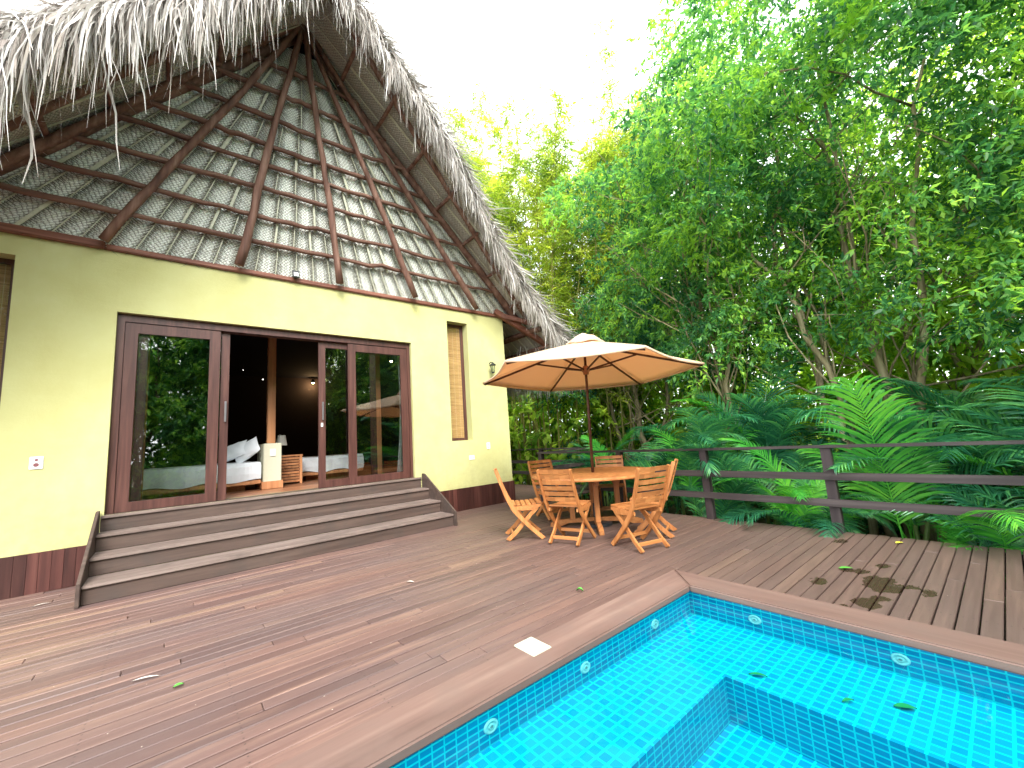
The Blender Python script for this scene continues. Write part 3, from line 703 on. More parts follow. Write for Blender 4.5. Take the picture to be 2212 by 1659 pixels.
# ---- thatch roof bodies
def vergeR(x):
    return float(np.interp(x, [1.38, 2.8, 3.65, 4.7, 5.6, 7.0], [-1.62, -1.50, -1.30, -.88, -.66, -.66]))
def vergeL(x): return float(np.interp(x, [-3.5, -1, 1.38], [-1.55, -1.60, -1.62]))
EX, EXL = 6.95, -3.4
roof = None
def slope(side):
    m_, sgn = (MR, 1) if side > 0 else (ML, -1)
    xe = EX if side > 0 else EXL
    nrm = Vector((m_*sgn, 0, 1)).normalized(); th = .24 if side > 0 else .15
    us = np.linspace(0, 1, 25); V = []; F = []; UVb = []
    for u in us:
        x = APX + (xe-APX)*u; zz = APZ - m_*abs(x-APX); yv = vergeR(x) if side > 0 else vergeL(x)
        V.append((x, yv, zz)); V.append((x, 9.3, zz))
        V.append((x+nrm.x*th, yv-.02, zz+nrm.z*th)); V.append((x+nrm.x*th, 9.3, zz+nrm.z*th))
        d = math.hypot(x-APX, zz-APZ)
        UVb += [(0,d),(0,d),(0,d),(0,d)]
    for i in range(24):
        q = i*4; F += [(q, q+1, q+5, q+4), (q+2, q+6, q+7, q+3), (q, q+4, q+6, q+2)]
    F.append((96, 97, 99, 98))
    return mesh_np('roof', V, F, M_['thatch_body'], house)
rR = slope(1); rL = slope(-1)
# woven underside of the overhang with rafters down the slope
def under(side, roofo):
    m_, sgn = (MR, 1) if side > 0 else (ML, -1); xe = (EX if side > 0 else EXL)
    V = []; F = []; UV = []; rb = MB(); sp_ = MB()
    L = math.hypot(xe-APX, m_*(xe-APX)); ln = L/9
    for r_ in range(9):
        d0, d1 = r_*ln-.02, (r_+1)*ln+.02
        yy = -1.7 + random.uniform(0, .1)
        while yy < (4.0 if side > 0 else 1.0):
            wid = random.uniform(.22,.29); n0 = len(V)
            for j in range(4):
                d = d0+(d1-d0)*j/3; x = APX + (xe-APX)*d/L; z = APZ - m_*abs(x-APX)
                yv = vergeR(x) if side > 0 else vergeL(x)
                for i in range(5):
                    t = i/4; yq = max(yy + wid*t, yv+.005); bul = .02*math.sin(PI*t)+.006
                    V.append((x - sgn*bul*.5, yq, z - bul)); UV.append(((t-.5)*wid, d))
            for j in range(3):
                for i in range(4): q = n0+j*5+i; F.append((q, q+1, q+6, q+5))
            xA = APX+(xe-APX)*d0/L; xB = APX+(xe-APX)*d1/L
            if yy > (vergeR(xA) if side > 0 else vergeL(xA)):
                rb.bar((xA, yy, APZ-m_*abs(xA-APX)-.022), (xB, yy, APZ-m_*abs(xB-APX)-.022), random.choice([.012,.016,.035]), .01)
            yy += wid
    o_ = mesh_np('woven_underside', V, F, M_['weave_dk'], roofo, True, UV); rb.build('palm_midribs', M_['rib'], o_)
    for r_ in range(1, 9):
        x = APX + (xe-APX)*r_*ln/L; z = APZ - m_*abs(x-APX); yv = vergeR(x) if side > 0 else vergeL(x)
        pole((x, yv+.12, z-.06), (x, 3.5, z-.06), .035, .035, M_['pole'], 'roof_batten', 8, .01, roofo)
under(1, rR); under(-1, rL)
for yy in (1.2, 2.6, 4.0, 5.4, 6.8):
    pole((XR-.1, yy, roofR(XR-.1)-.12), (EX-.1, yy, roofR(EX-.1)-.12), .05, .045, M_['pole'], 'eave_rafter', 6, .01, rR)

# ---- thatch strands: ribbons that run out over the edge and then hang
def strands(name, starts, d0, length, width, sag, parent, seg=5, side=None):
    n = len(starts); P = starts.copy(); D = d0/np.linalg.norm(d0, axis=1, keepdims=True)
    pts = [P.copy()]; sl_ = (length/seg)[:, None]; sag = sag[:, None]
    curl = rng.normal(0, .16, (n, 3)); curl[:, 2] *= .3
    for k in range(seg):
        D = D + np.array([0,0,-1.0])*sag*(.35+.4*k) + curl*rng.normal(.6, .8, (n,1)); D /= np.linalg.norm(D, axis=1, keepdims=True)
        P = P + D*sl_; pts.append(P.copy())
    A = rng.normal(size=(n, 3)); A[:, 2] *= .3; A /= np.linalg.norm(A, axis=1, keepdims=True)
    V = np.zeros((n, seg+1, 2, 3)); 
    for k in range(seg+1):
        wk = width*(1.0, 1.15, 1.0, .8, .55, .15)[min(k, 5)]*.5
        V[:, k, 0] = pts[k] + A*wk[:, None]; V[:, k, 1] = pts[k] - A*wk[:, None]
    b = (np.arange(n)*(seg+1)*2)[:, None]; F = []
    for k in range(seg): F.append(b + np.array([2*k, 2*k+1, 2*k+3, 2*k+2]))
    F = np.stack(F, 1).reshape(-1, 4)
    return mesh_np(name, V.reshape(-1, 3), F, M_['straw'], parent)
def verge_fringe(side, n, xr, parent, lmin, lmax, wid, name):
    m_, sgn = (MR, 1) if side > 0 else (ML, -1)
    nc = n//13; cid = rng.integers(0, nc, n); cx = rng.uniform(xr[0], xr[1], nc); x = np.clip(cx[cid] + rng.normal(0, .035, n), xr[0], xr[1])
    cdir = rng.normal(0, .22, (nc, 3)); clen = rng.uniform(.45, 1.25, nc); clay = rng.random(nc); cw = rng.choice([.55, .9, 1.5], nc)
    z = APZ - m_*np.abs(x-APX); yv = np.array([vergeR(a) if side > 0 else vergeL(a) for a in x])
    layer = .02 + (.28 if side > 0 else .16)*np.clip(clay[cid] + rng.normal(0,.08,n), 0, 1); inn = rng.uniform(-.03, .35, n)*(layer > .12) + rng.uniform(-.03,.05,n)*(layer <= .12)
    nx, nz = m_*sgn/math.hypot(m_,1), 1/math.hypot(m_,1)
    S = np.stack([x + nx*layer, yv + inn, z + nz*layer], 1)
    ds = np.array([sgn, 0, -m_])/math.hypot(1, m_)
    d0 = np.stack([np.zeros(n), -np.ones(n), np.zeros(n)], 1)*rng.uniform(.2,.7,(n,1)) + ds*rng.uniform(.3, .9, (n,1)) + rng.normal(0,.07,(n,3)) + cdir[cid] + np.array([0,0,-.35])
    tuft = .5+.5*np.sin(x*9.0+2*np.sin(x*23)) 
    L_ = lmin + (lmax-lmin)*rng.beta(1.3, 3.0, n)*(.55+.85*tuft)*clen[cid]
    return strands(name, S, d0, L_, rng.uniform(wid*.5, wid*1.3, n)*cw[cid], rng.uniform(.5, 1.2, n), parent)
verge_fringe(1, 6500, (1.3, 7.0), rR, .25, .85, .015, 'verge_fringe')
verge_fringe(-1, 8500, (-3.4, 1.45), rL, .30, 1.5, .020, 'verge_fringe')
# strands lying on the outer thatch near the verges and eave
def cover(side, n, parent):
    m_, sgn = (MR, 1) if side > 0 else (ML, -1); xe = EX if side > 0 else EXL
    x = rng.uniform(min(APX, xe), max(APX, xe), n); z = APZ - m_*np.abs(x-APX); yv = np.array([vergeR(a) if side > 0 else vergeL(a) for a in x])
    nx, nz = m_*sgn/math.hypot(m_,1), 1/math.hypot(m_,1); lay = rng.uniform(.24, .33, n) if side > 0 else rng.uniform(.14, .19, n)
    S = np.stack([x + nx*lay, yv + rng.exponential(.6, n), z + nz*lay], 1)
    ds = np.array([sgn, 0, -m_])/math.hypot(1, m_)
    d0 = ds + rng.normal(0, .25, (n,3)) + np.array([0,-.35,0])
    return strands('roof_cover_leaves', S, d0, rng.uniform(.3,.7,n), rng.uniform(.012,.03,n), rng.uniform(.0,.05,n), parent)
cover(1, 4500, rR); cover(-1, 5000, rL)
# eave fringe along the right side
n = 10000; yy = np.concatenate([rng.uniform(-.75, 3.5, 8000), rng.uniform(3.5, 9, 2000)]); lay = rng.uniform(0,.26,n)
S = np.stack([EX - rng.uniform(0,.45,n) + .66*lay, yy, np.zeros(n)], 1); S[:, 2] = APZ - MR*(S[:, 0]-.66*lay-APX) + .75*lay
d0 = np.tile(np.array([1,0,-MR]), (n,1)) + rng.normal(0,.18,(n,3))
strands('eave_fringe', S, d0, .45+.85*rng.beta(2,2.2,n), rng.uniform(.010,.026,n), rng.uniform(.3,.9,n), rR)

# ================================================================== STEPS
st = thing('wooden_steps', 'four wide dark wooden steps leading up to the sliding doors', 'steps', (1.43, 0, 0))
SX0, SX1 = -.652-1.43, 3.517-1.43
tops = [(.182, -1.10, -.68), (.364, -.70, -.29), (.546, -.31, .0), (FZ-.001, -.055, .055)]
for i, (z, y0, y1) in enumerate(tops):
    m = MB()
    if i == 3: m.box(SX0+.020, SX1-.035, y0+.02, y1-.035, z-.035, z)
    else: m.box(SX0+.02, SX1-.035, y0, y1-.002, z-.032, z)
    m.build('tread', M_['tread'], st, bevel=.006)
    m = MB(); zb = 0.001 if i == 0 else tops[i-1][0]+.001
    m.box(SX0+.021, SX1-.036, y0+.025 + (.02 if i == 3 else 0), y0+.045 + (.02 if i == 3 else 0), zb, z-.034); m.build('riser', M_['step'], st, bevel=.003)
for xa in (SX0-.012, SX1-.033):
    m = MB(); prof = [(-1.16, 0), (-1.16, .19), (-.075, .775), (-.001, .775), (-.001, 0)]
    prof = [(-1.145, 0), (-1.145, .215), (-.12, .79), (-.033, .79), (-.033, 0)]
    v = [(xa, y, z) for y, z in prof] + [(xa+.03, y, z) for y, z in prof]
    m.add(v, [(0,1,2,3,4), (9,8,7,6,5)] + [(i, (i+1) % 5, (i+1) % 5+5, i+5) for i in range(5)]); m.build('stringer', M_['step'], st, bevel=.004)

# ================================================================== wall fittings
lt = thing('wall_lantern', 'small black outdoor lantern on the yellow wall beside the parasol', 'lantern', (5.17, -.001, 2.86))
m = MB(); m.lathe([(0,-.02),(.045,-.02),(.055,0)], (0,0,.06), 16, Matrix.Rotation(R(90),4,'X')); m.tube([(0,-.02,.07),(0,-.07,.10),(0,-.12,.085),(0,-.14,.06)], .010, 8); m.build('bracket', M_['black'], lt, smooth=False)
m = MB(); m.lathe([(.004,.08),(.02,.075),(.035,.055),(.07,.03),(.078,.018),(.06,.016),(0,.016)], (0,-.14,0), 6); m.build('cap', M_['black'], lt)
m = MB(); m.lathe([(.050,.015),(.034,-.14)], (0,-.14,0), 6); m.build('glass_shade', M_['glass2'], lt)
m = MB()
for k in range(6):
    a = k*PI/3; m.bar((.052*math.cos(a), -.14+.052*math.sin(a), .015), (.036*math.cos(a), -.14+.036*math.sin(a), -.14), .006, .006)
m.lathe([(0,-.16),(.02,-.155),(.04,-.14),(.036,-.13)], (0,-.14,0), 6); m.build('cage', M_['black'], lt)
def socket(x, z, w_, h_, label, holes, vert=False):
    t = thing('wall_socket' if holes != 2.5 else 'light_switch', label, 'wall socket' if holes != 2.5 else 'light switch', (x, 0, z))
    m = MB(); m.box(-w_/2, w_/2, -.012, -.0005, -h_/2, h_/2); m.build('cover_plate', M_['white'], t, bevel=.004)
    return t
t = socket(4.609, .987, .125, .085, 'white horizontal double socket low on the wall right of the steps', 2)
for dx in (-.028, .028):
    m = MB(); m.lathe([(0,-.0135),(.017,-.0135),(.019,-.0125)], (dx,0,0), 16, Matrix.Rotation(R(90),4,'X')); m.V = [(v[0], -.0122 - abs(v[1])*0 , v[2]) for v in m.V]; m.build('outlet_face', M_['cream'], t)
t = socket(5.035, 1.195, .085, .13, 'white upright switch and socket plate below the lantern', 2)
for dz in (-.028, .028):
    m = MB(); m.box(-.022,.022,-.0145,-.0122,dz-.015,dz+.015); m.build('rocker', M_['grey'] if dz < 0 else M_['cream'], t, bevel=.001)
t = socket(-1.169, 1.387, .105, .14, 'white socket plate with two red-brown outlets left of the steps', 2)
for dz, r_ in ((-.022, .022), (.032, .014)):
    m = MB(); m.lathe([(0,0),(r_,0)], (0,-.0135,dz), 20, Matrix.Rotation(R(90),4,'X')); m.build('outlet_face', M_['red'], t)
t = thing('wall_floodlight', 'small square black floodlight on the wall plate under the woven gable', 'floodlight', (1.40, -.06, 4.09))
m = MB(); m.box(-.05,.05,-.06,-.025,-.05,.07, Matrix.Rotation(R(-12),4,'X')); m.build('housing', M_['black'], t, bevel=.006)
m = MB(); m.box(-.032,.032,-.064,-.061,-.035,.03, Matrix.Rotation(R(-12),4,'X')); m.build('lens', M_['white'], t)
m = MB(); m.box(-.02,.02,-.03,.012,-.03,.0); m.build('bracket', M_['black'], t)

# ================================================================== inside the room
def ipost(x, y, z0, z1, w_, label):
    m = MB(); m.box(-w_/2, w_/2, -w_/2, w_/2, 0, z1-z0); o = m.build('wooden_post', M_['intwood'], bevel=.008); o.location = (x, y, z0); tag(o, label, 'post', 'posts inside the house')
ipost(-.375, .80, FZ, 3.88, .13, 'orange-brown wooden post at the left end behind the left glass door')
ipost(1.34, 1.52, 1.505, 3.88, .125, 'wooden post rising from the top of the low cream wall')
ipost(3.05, .92, FZ, 3.88, .13, 'orange-brown wooden post behind the right glass door')
lw = thing('low_partition_wall', 'short cream half wall with wooden skirting between the two beds', 'wall', (1.335, 1.65, FZ))
m = MB(); m.box(-.135,.135,-.37,.35,0,.775); m.build('plaster', M_['cream_wall'], lw, bevel=.01)
m = MB(); m.box(-.16,.16,-.395,.375,0.001,.13); m.build('skirting', M_['intwood'], lw, bevel=.006)
m = MB(); m.box(-.045,.045,-.384,-.371,.55,.68); m.build('switch_plate', M_['white'], lw, bevel=.006)
def bed(x0, x1, y0, y1, label, drop):
    b = thing('bed', label, 'bed', ((x0+x1)/2, (y0+y1)/2, FZ), 0, 'beds in the bedroom'); hx, hy = (x1-x0)/2, (y1-y0)/2
    m = MB(); m.box(-hx,hx+.0,-hy,hy,.10,.17); m.box(-hx+.2,hx-.2,-hy+.2,hy-.2,0,.10); m.build('bed_frame', M_['intwood'], b, bevel=.008)
    # mattress with sheet hanging over the side
    nx, ny = 30, 14; V = []; F = []
    prof = [(-hy-.015, .17-drop), (-hy-.025, .28), (-hy-.01, .40), (-hy+.04, .465)] + [(-hy+.04+(2*hy-.08)*i/8, .475) for i in range(1, 8)] + [(hy-.04,.465),(hy,.40),(hy,.2)]
    for i in range(nx+1):
        x = -hx+2*hx*i/nx
        for (yy, zz) in prof:
            V.append((x, yy + (.012*math.sin(x*23+zz*4) if yy < -hy+.02 else 0), zz + .004*math.sin(x*11+yy*7) + (.02*math.sin(x*9) if zz < .19 and yy < 0 else 0)))
    k = len(prof)
    for i in range(nx):
        for j in range(k-1): F.append((i*k+j, (i+1)*k+j, (i+1)*k+j+1, i*k+j+1))
    n0 = nx*k
    mm = MB(); mm.V = V; mm.F = F + [tuple(range(k)), tuple(n0+j for j in range(k))]
    mm.build('bedding', M_['linen'], b, smooth=False)
    return b
bed(-.62, 1.175, 1.36, 3.0, 'white bed on the left, its pillows against the low cream wall', 0.0)
bed(1.95, 3.28, 2.35, 3.9, 'white bed further back, right of the slatted nightstand', -.0)
def pillow(x, y, z, nrm, spin, a_, label):
    V = []; F = []; n = 14; b_, c_ = a_*.72, .075
    for sgn in (1, -1):
        for i in range(n+1):
            for j in range(n+1):
                u, v = i/n*2-1, j/n*2-1; h = max(0, (1-abs(u)**2.6)*(1-abs(v)**2.6))**.55
                pin = 1 - .07*(1-abs(u*v))*(abs(u)**6+abs(v)**6)*.8
                V.append((u*a_*pin, v*b_*pin, sgn*(c_*h + (.006*math.sin(u*9+v*5))*h)))
    for s_ in (0, 1):
        o_ = s_*(n+1)**2
        for i in range(n):
            for j in range(n): q = o_+i*(n+1)+j; F.append((q, q+1, q+n+2, q+n+1) if s_ == 0 else (q, q+n+1, q+n+2, q+1))
    o = mesh_np('pillow', V, F, M_['linen'], None, True); o.location = (x, y, z); zx = Vector(nrm).normalized(); xx = Vector((0,0,1)).cross(zx).normalized(); yx = zx.cross(xx)
    o.rotation_euler = (Matrix((xx, yx, zx)).transposed() @ Matrix.Rotation(R(spin), 3, 'Z')).to_euler()
    tag(o, label, 'pillow', 'white pillows on the left bed')
pillow(.99, 1.62, 1.40, (-.72,-.55,.42), 38, .235, 'white pillow standing upright against the low cream wall')
pillow(.80, 1.74, 1.40, (-.66,-.50,.56), 22, .235, 'white pillow leaning on the upright one, further from the wall')
ns = thing('nightstand', 'slatted wooden nightstand beside the low cream wall', 'nightstand', (1.72, 2.05, FZ))
W_, D_, H_ = .19, .18, .55
m = MB(); m.box(-W_-.03,W_+.03,-D_-.02,D_+.02,H_-.03,H_); m.build('top', M_['intwood'], ns, bevel=.004)
for sx in (-1,1):
    for sy in (-1,1):
        m = MB(); m.box(sx*W_-.02, sx*W_+.02, sy*D_-.02, sy*D_+.02, 0, H_-.032); m.build('leg', M_['intwood'], ns, bevel=.003)
m = MB()
for k in range(9): z = .04+k*.053; m.box(-W_+.021, W_-.021, -D_-.005, -D_+.012, z, z+.038)
m.build('slatted_front', M_['intwood'], ns, bevel=.002)
m = MB(); m.box(-W_+.021,W_-.021,-D_+.03,D_-.02,.03,H_-.04); m.build('carcass', M_['frame'], ns)
tl_ = thing('table_lamp', 'table lamp with pale conical shade on the nightstand', 'lamp', (1.60, 2.02, FZ+.551))
m = MB(); m.lathe([(0,0),(.05,0),(.05,.015),(.015,.03),(.022,.10),(.012,.2),(.008,.26)], (0,0,0), 16); m.build('base', M_['black'], tl_, smooth=True)
m = MB(); m.lathe([(.10,.19),(.065,.385)], (0,0,0), 24); m.build('lamp_shade', M_['shade'], tl_, smooth=True)
# curtain behind right door
V = []; F = []; n = 40
for i in range(n+1):
    t = i/n
    for zi in range(9):
        z = FZ+.02 + 2.3*zi/8; pin = 1-.55*math.sin(PI*min(1, zi/8*1.0))**2*.9
        V.append((3.27 + .24*t - .07*(1-t)*(1-zi/8)**1.5 + .05*(1-t)*math.sin(PI*zi/8), .40 + .03*math.sin(t*26), z))
for i in range(n):
    for j in range(8): F.append((i*9+j, (i+1)*9+j, (i+1)*9+j+1, i*9+j+1))
tag(mesh_np('curtain', V, F, M_['linen'], None, True), 'gathered white curtain behind the right edge of the right door', 'curtain')
def spot(x, y, z, label, r_=.03, glow=True, power=9):
    t = thing('ceiling_spotlight', label, 'spotlight', (x, y, z), 0, 'spotlights inside the house')
    m = MB(); m.lathe([(.0,.12),(r_*1.2,.12),(r_*1.4,0),(r_*1.2,0),(r_*1.1,.03),(0,.035)], (0,0,0), 14); m.build('shade', M_['black'], t)
    m = MB(); m.lathe([(0,-r_*.6),(r_*.6,-r_*.4),(r_*.8,0),(r_*.5,.03)], (0,0,0), 12); m.build('bulb', M_['bulb'] if glow else M_['led'], t, smooth=True)
    if glow:
        ld = bpy.data.lights.new('lamp_glow', 'POINT'); ld.energy = power; ld.color = (1,.62,.28); ld.shadow_soft_size = .03
        lo = bpy.data.objects.new('lamp_glow', ld); C.objects.link(lo); lo.parent = t; lo.location = (0, 0, -.06)
spot(3.72, 8.45, 3.72, 'lit warm spotlight on the dark back wall right of the middle post', .045, True, 9)
spot(4.53, 3.6, 3.63, 'lit spotlight seen at the top of the right glass door', .035, True, 5)
spot(1.83, 5.9, 3.37, 'tiny distant white light left of the middle post', .014, False)
spot(1.335, 5.6, 3.55, 'fainter tiny light furthest left in the dark room', .007, False)

# ================================================================== TABLE, CHAIRS, PARASOL
TX, TY = 4.747, -2.93
tb = thing('round_table', 'round varnished teak dining table with the parasol pole through its middle', 'table', (TX, TY, 0), R(20))
m = MB(); n = 48; rad = .87
w_ = .098; x = -rad
while x < rad:           # plank top
    x1 = min(x+w_-.0025, rad); pts = []
    k = 10
    for i in range(k+1): xx = x+(x1-x)*i/k; pts.append((xx, -math.sqrt(max(rad*rad-xx*xx, 0))))
    for i in range(k, -1, -1): xx = x+(x1-x)*i/k; pts.append((xx, math.sqrt(max(rad*rad-xx*xx, 0))))
    nn = len(pts); m.add([(a,b,.716) for a,b in pts]+[(a,b,.742) for a,b in pts], [tuple(range(nn-1,-1,-1)), tuple(range(nn,2*nn))]+[(i,(i+1)%nn,(i+1)%nn+nn,i+nn) for i in range(nn)]); x += w_
m.build('table_top', M_['teak'], tb)
m = MB(); m.lathe([(rad-.10,.705),(rad+.006,.705),(rad+.010,.720),(rad+.006,.744),(rad-.03,.7445),(rad-.03,.70)], (0,0,0), 64); m.build('rim', M_['teak'], tb, smooth=False)
for a in (0, PI/2):
    m = MB(); mt = Matrix.Rotation(a+R(25), 4, 'Z'); zo = .002 if a else 0
    prof = [(-.66,0),(-.66,.05),(-.52,.095),(-.20,.105+zo),(.20,.105+zo),(.52,.095),(.66,.05),(.66,0),(.52,0),(.40,.045),(-.40,.045),(-.52,0)]
    k = len(prof); v = [mt @ Vector((y, -.032, z)) for y, z in prof]+[mt @ Vector((y, .032, z)) for y, z in prof]
    m.add(v, [(0,1,2,11),(2,3,10,11),(3,4,9,10),(4,5,8,9),(5,6,7,8)]+[tuple(i+k for i in q[::-1]) for q in ((0,1,2,11),(2,3,10,11),(3,4,9,10),(4,5,8,9),(5,6,7,8))]+[(i,(i+1)%k,(i+1)%k+k,i+k) for i in range(k)])
    m.build('sled_foot', M_['teak'], tb, bevel=.004)
    m = MB(); m.box(-.62,.62,-.025,.025,.62-zo*5,.703, mt); m.build('bearer', M_['teak'], tb, bevel=.004)
    for s_ in (-1, 1):
        m = MB(); m.box(s_*.33-.036, s_*.33+.036, -.033, .033, .100, .625, mt); m.box(s_*.33-.055, s_*.33+.055, -.026, .026, .57, .62, mt); m.build('leg', M_['teak_z'], tb, bevel=.005)

def make_chair():
    t = thing('folding_chair', '', 'chair', (0,0,0), 0, 'folding teak chairs around the table')
    long_ = [(.235,0),(.10,.135),(-.02,.26),(-.12,.38),(-.185,.50),(-.235,.62),(-.285,.76),(-.335,.905)]
    short = [(-.225,0),(-.11,.11),(.0,.225),(.10,.325),(.185,.40)]
    for s_ in (-1, 1):
        m = MB(); m.sweep(long_, s_*.218, .026, [.07,.052,.056,.058,.054,.048,.046,.044]); m.V = [(x, y, max(z, 0.0)) for x, y, z in m.V]; m.build('back_stile', M_['teak_z'], t, bevel=.005)
        m = MB(); m.sweep(short, s_*.182, .024, [.075,.052,.054,.05,.05]); m.V = [(x, y, max(z, 0.0)) for x, y, z in m.V]; m.build('leg', M_['teak_z'], t, bevel=.005)
        m = MB(); m.sweep([(-.17,.405),(0,.40),(.12,.402),(.23,.425)], s_*.19, .022, [.04,.062,.07,.035]); m.build('seat_rail', M_['teak'], t, bevel=.004)
    m = MB()
    for k in range(6):
        y0 = -.155+k*.067; z = .432 + .022*((k-2.2)/2.5)**2*.5; m.box(-.20,.20,y0,y0+.056,z,z+.018)
    m.build('seat', M_['teak'], t, bevel=.005)
    m = MB()
    for k in range(6):
        tt = .515+k*.068
        ycen = np.interp(tt, [z for y, z in long_], [y for y, z in long_])
        # curved slat (bowed backwards)
        for i in range(6):
            xa, xb = -.204+.408*i/6, -.204+.408*(i+1)/6
            ya, yb = ycen-.016*(1-(xa/.204)**2), ycen-.016*(1-(xb/.204)**2)
            sl2 = -.36*.05
            v = [(xa,ya-.008,tt-.0),(xb,yb-.008,tt-.0),(xb,yb+.008,tt),(xa,ya+.008,tt),(xa,ya-.008+sl2,tt+.05),(xb,yb-.008+sl2,tt+.05),(xb,yb+.008+sl2,tt+.05),(xa,ya+.008+sl2,tt+.05)]
            m.add(v, [(0,3,2,1),(4,5,6,7),(0,1,5,4),(2,3,7,6)] + ([(3,0,4,7)] if i == 0 else []) + ([(1,2,6,5)] if i == 5 else []))
    o = m.build('backrest', M_['teak'], t)
    m = MB(); m.box(-.171,.171,-.165,-.145,.055,.095); m.build('stretcher', M_['teak'], t, bevel=.004)
    m = MB(); m.box(-.206,.206,.125,.147,.085,.125); m.build('stretcher', M_['teak'], t, bevel=.004)
    return t
ch0 = make_chair(); first = True
def midpt(p, q): return ((p[0]+q[0])/2, (p[1]+q[1])/2)
# (rear-feet midpoint x, y, heading angle of the seat)
ang1 = R(-36); ang2 = R(17); ang3 = R(75); ang4 = R(114)
def seat_at(rx, ry, ang):  # rear feet midpoint -> chair origin .225 further forward
    return (rx + .225*math.cos(ang), ry + .225*math.sin(ang), ang)
chairs = [
 (*seat_at(3.36+.19*.6, -2.61+.19*.79, ang1), 'teak folding chair at the far left, seen side-on, beside the yellow wall'),
 (*seat_at(3.63, -3.335, ang2), 'teak folding chair seen squarely from behind, left of the pole'),
 (*seat_at(4.063, -4.295, ang3), 'nearest teak folding chair, turned to the right of the pole'),
 (*seat_at(4.80, -4.10, ang4), 'side-on teak chair at the right, tucked close behind the nearest one'),
 (5.50, -2.68, R(218), 'teak folding chair on the far side, top slats showing right of the pole'),
 (4.83, -1.98, R(258), 'teak folding chair at the back left, beyond the table and next to the wall corner'),
]
for i, (x, y, a, lb) in enumerate(chairs):
    c = ch0 if i == 0 else copy_tree(ch0)
    c.location = (x, y, 0.001); c.rotation_euler = (0, 0, a - PI/2); c['label'] = lb

UC = Vector((4.769, -2.961, 2.211)); UR, UROT, UTX = 1.655, .0744, -.036
um = thing('parasol', 'large six-sided beige canvas parasol over the round table', 'parasol', (TX, TY, 0))
uo = UC - Vector((TX, TY, 0)); tip = Vector((uo.x+.035, uo.y, 2.715))
def rimp(k, s_=1.0, dz=0):
    a = UROT + k*PI/3; x, y_ = UR*s_*math.cos(a), UR*s_*math.sin(a); return Vector((uo.x+x, uo.y+y_, UC.z+UTX*x-.0044*y_+dz))
V = []; F = []; nr, ns_ = 12, 10
for k in range(6):
    a, b = rimp(k), rimp(k+1); n0 = len(V)
    for i in range(nr+1):
        t = i/nr
        for j in range(ns_+1):
            s_ = j/ns_; e1 = tip.lerp(a, t); e2 = tip.lerp(b, t); p = e1.lerp(e2, s_)
            p.z -= .035*math.sin(PI*s_)*t*(1-t*.3); p.z += .006*math.sin(PI*t)
            rad_ = Vector((p.x-uo.x, p.y-uo.y, 0)); p -= rad_*(.035*math.sin(PI*s_)*t**3)
            V.append(p)
    for i in range(nr):
        for j in range(ns_): q = n0+i*(ns_+1)+j; F.append((q, q+1, q+ns_+2, q+ns_+1))
    # hem
    m0 = len(V)
    for j in range(ns_+1):
        p = V[n0+nr*(ns_+1)+j]; V.append(Vector(p)); V.append(p + Vector((0,0,-.03)))
    for j in range(ns_): q = m0+2*j; F.append((q, q+2, q+3, q+1))
can = mesh_np('canopy', [tuple(v) for v in V], F, M_['canvas'], um, True)
sm = can.modifiers.new('thick', 'SOLIDIFY'); sm.thickness = .004
# bunched vent cap
V = []; F = []; n = 36; prof = [(0,.085),(.08,.085),(.15,.075),(.21,.045),(.265,.0),(.29,-.035),(.285,-.05)]
for i, (r_, z) in enumerate(prof):
    for k in range(n):
        a = 2*PI*k/n; fold = 1+.06*math.sin(a*6+1)*(i/6)+.03*math.sin(a*13)*(i/6); zz = z+.012*math.sin(a*5+i)*(i > 1)+.02*math.sin(a*2)*(i<4)
        V.append((tip.x+r_*fold*math.cos(a), tip.y+r_*fold*math.sin(a), tip.z-.015+zz))
for i in range(len(prof)-1):
    for k in range(n): F.append((i*n+k, i*n+(k+1)%n, (i+1)*n+(k+1)%n, (i+1)*n+k))
cp = mesh_np('vent_cap', V, F, M_['canvas'], can, True); cp.modifiers.new('thick', 'SOLIDIFY').thickness = .004
hubz = 2.255; ax = lambda z: Vector((0,0,0)).lerp(Vector((uo.x+.03, uo.y, 2.7)), z/2.7)
m = MB(); m.tube([ax(.745), ax(1.7), ax(2.66)], [.021,.021,.019], 12); m.tube([ax(.03), ax(.7449)], [.021,.021], 12); m.build('pole', M_['umbwood'], um, smooth=True)
m = MB(); c = ax(hubz); m.lathe([(.022,-.065),(.042,-.06),(.045,-.02),(.06,-.015),(.06,.04),(.045,.045),(.04,.07),(.022,.075)], c, 12); m.build('hub', M_['hubwood'], um)
for k in range(6):
    m = MB(); e_ = tip.lerp(rimp(k), .985) + Vector((0,0,-.045)); s0 = tip.lerp(rimp(k), .03)+Vector((0,0,-.06)); m.bar(s0, e_, .022, .030); m.build('rib', M_['umbwood'], um, bevel=.003)
    m = MB(); r_ = tip.lerp(rimp(k), .46)+Vector((0,0,-.055)); d = (r_-c).normalized(); m.bar(c+d*.05+Vector((0,0,.0)), r_, .018, .026); m.build('strut', M_['umbwood'], um, bevel=.003)
m = MB(); m.lathe([(0,.0),(.23,.0),(.23,.035),(.20,.05),(.035,.06),(.03,.30),(.024,.30)], (0,0,.002), 24); m.build('base', M_['black'], um, smooth=False)

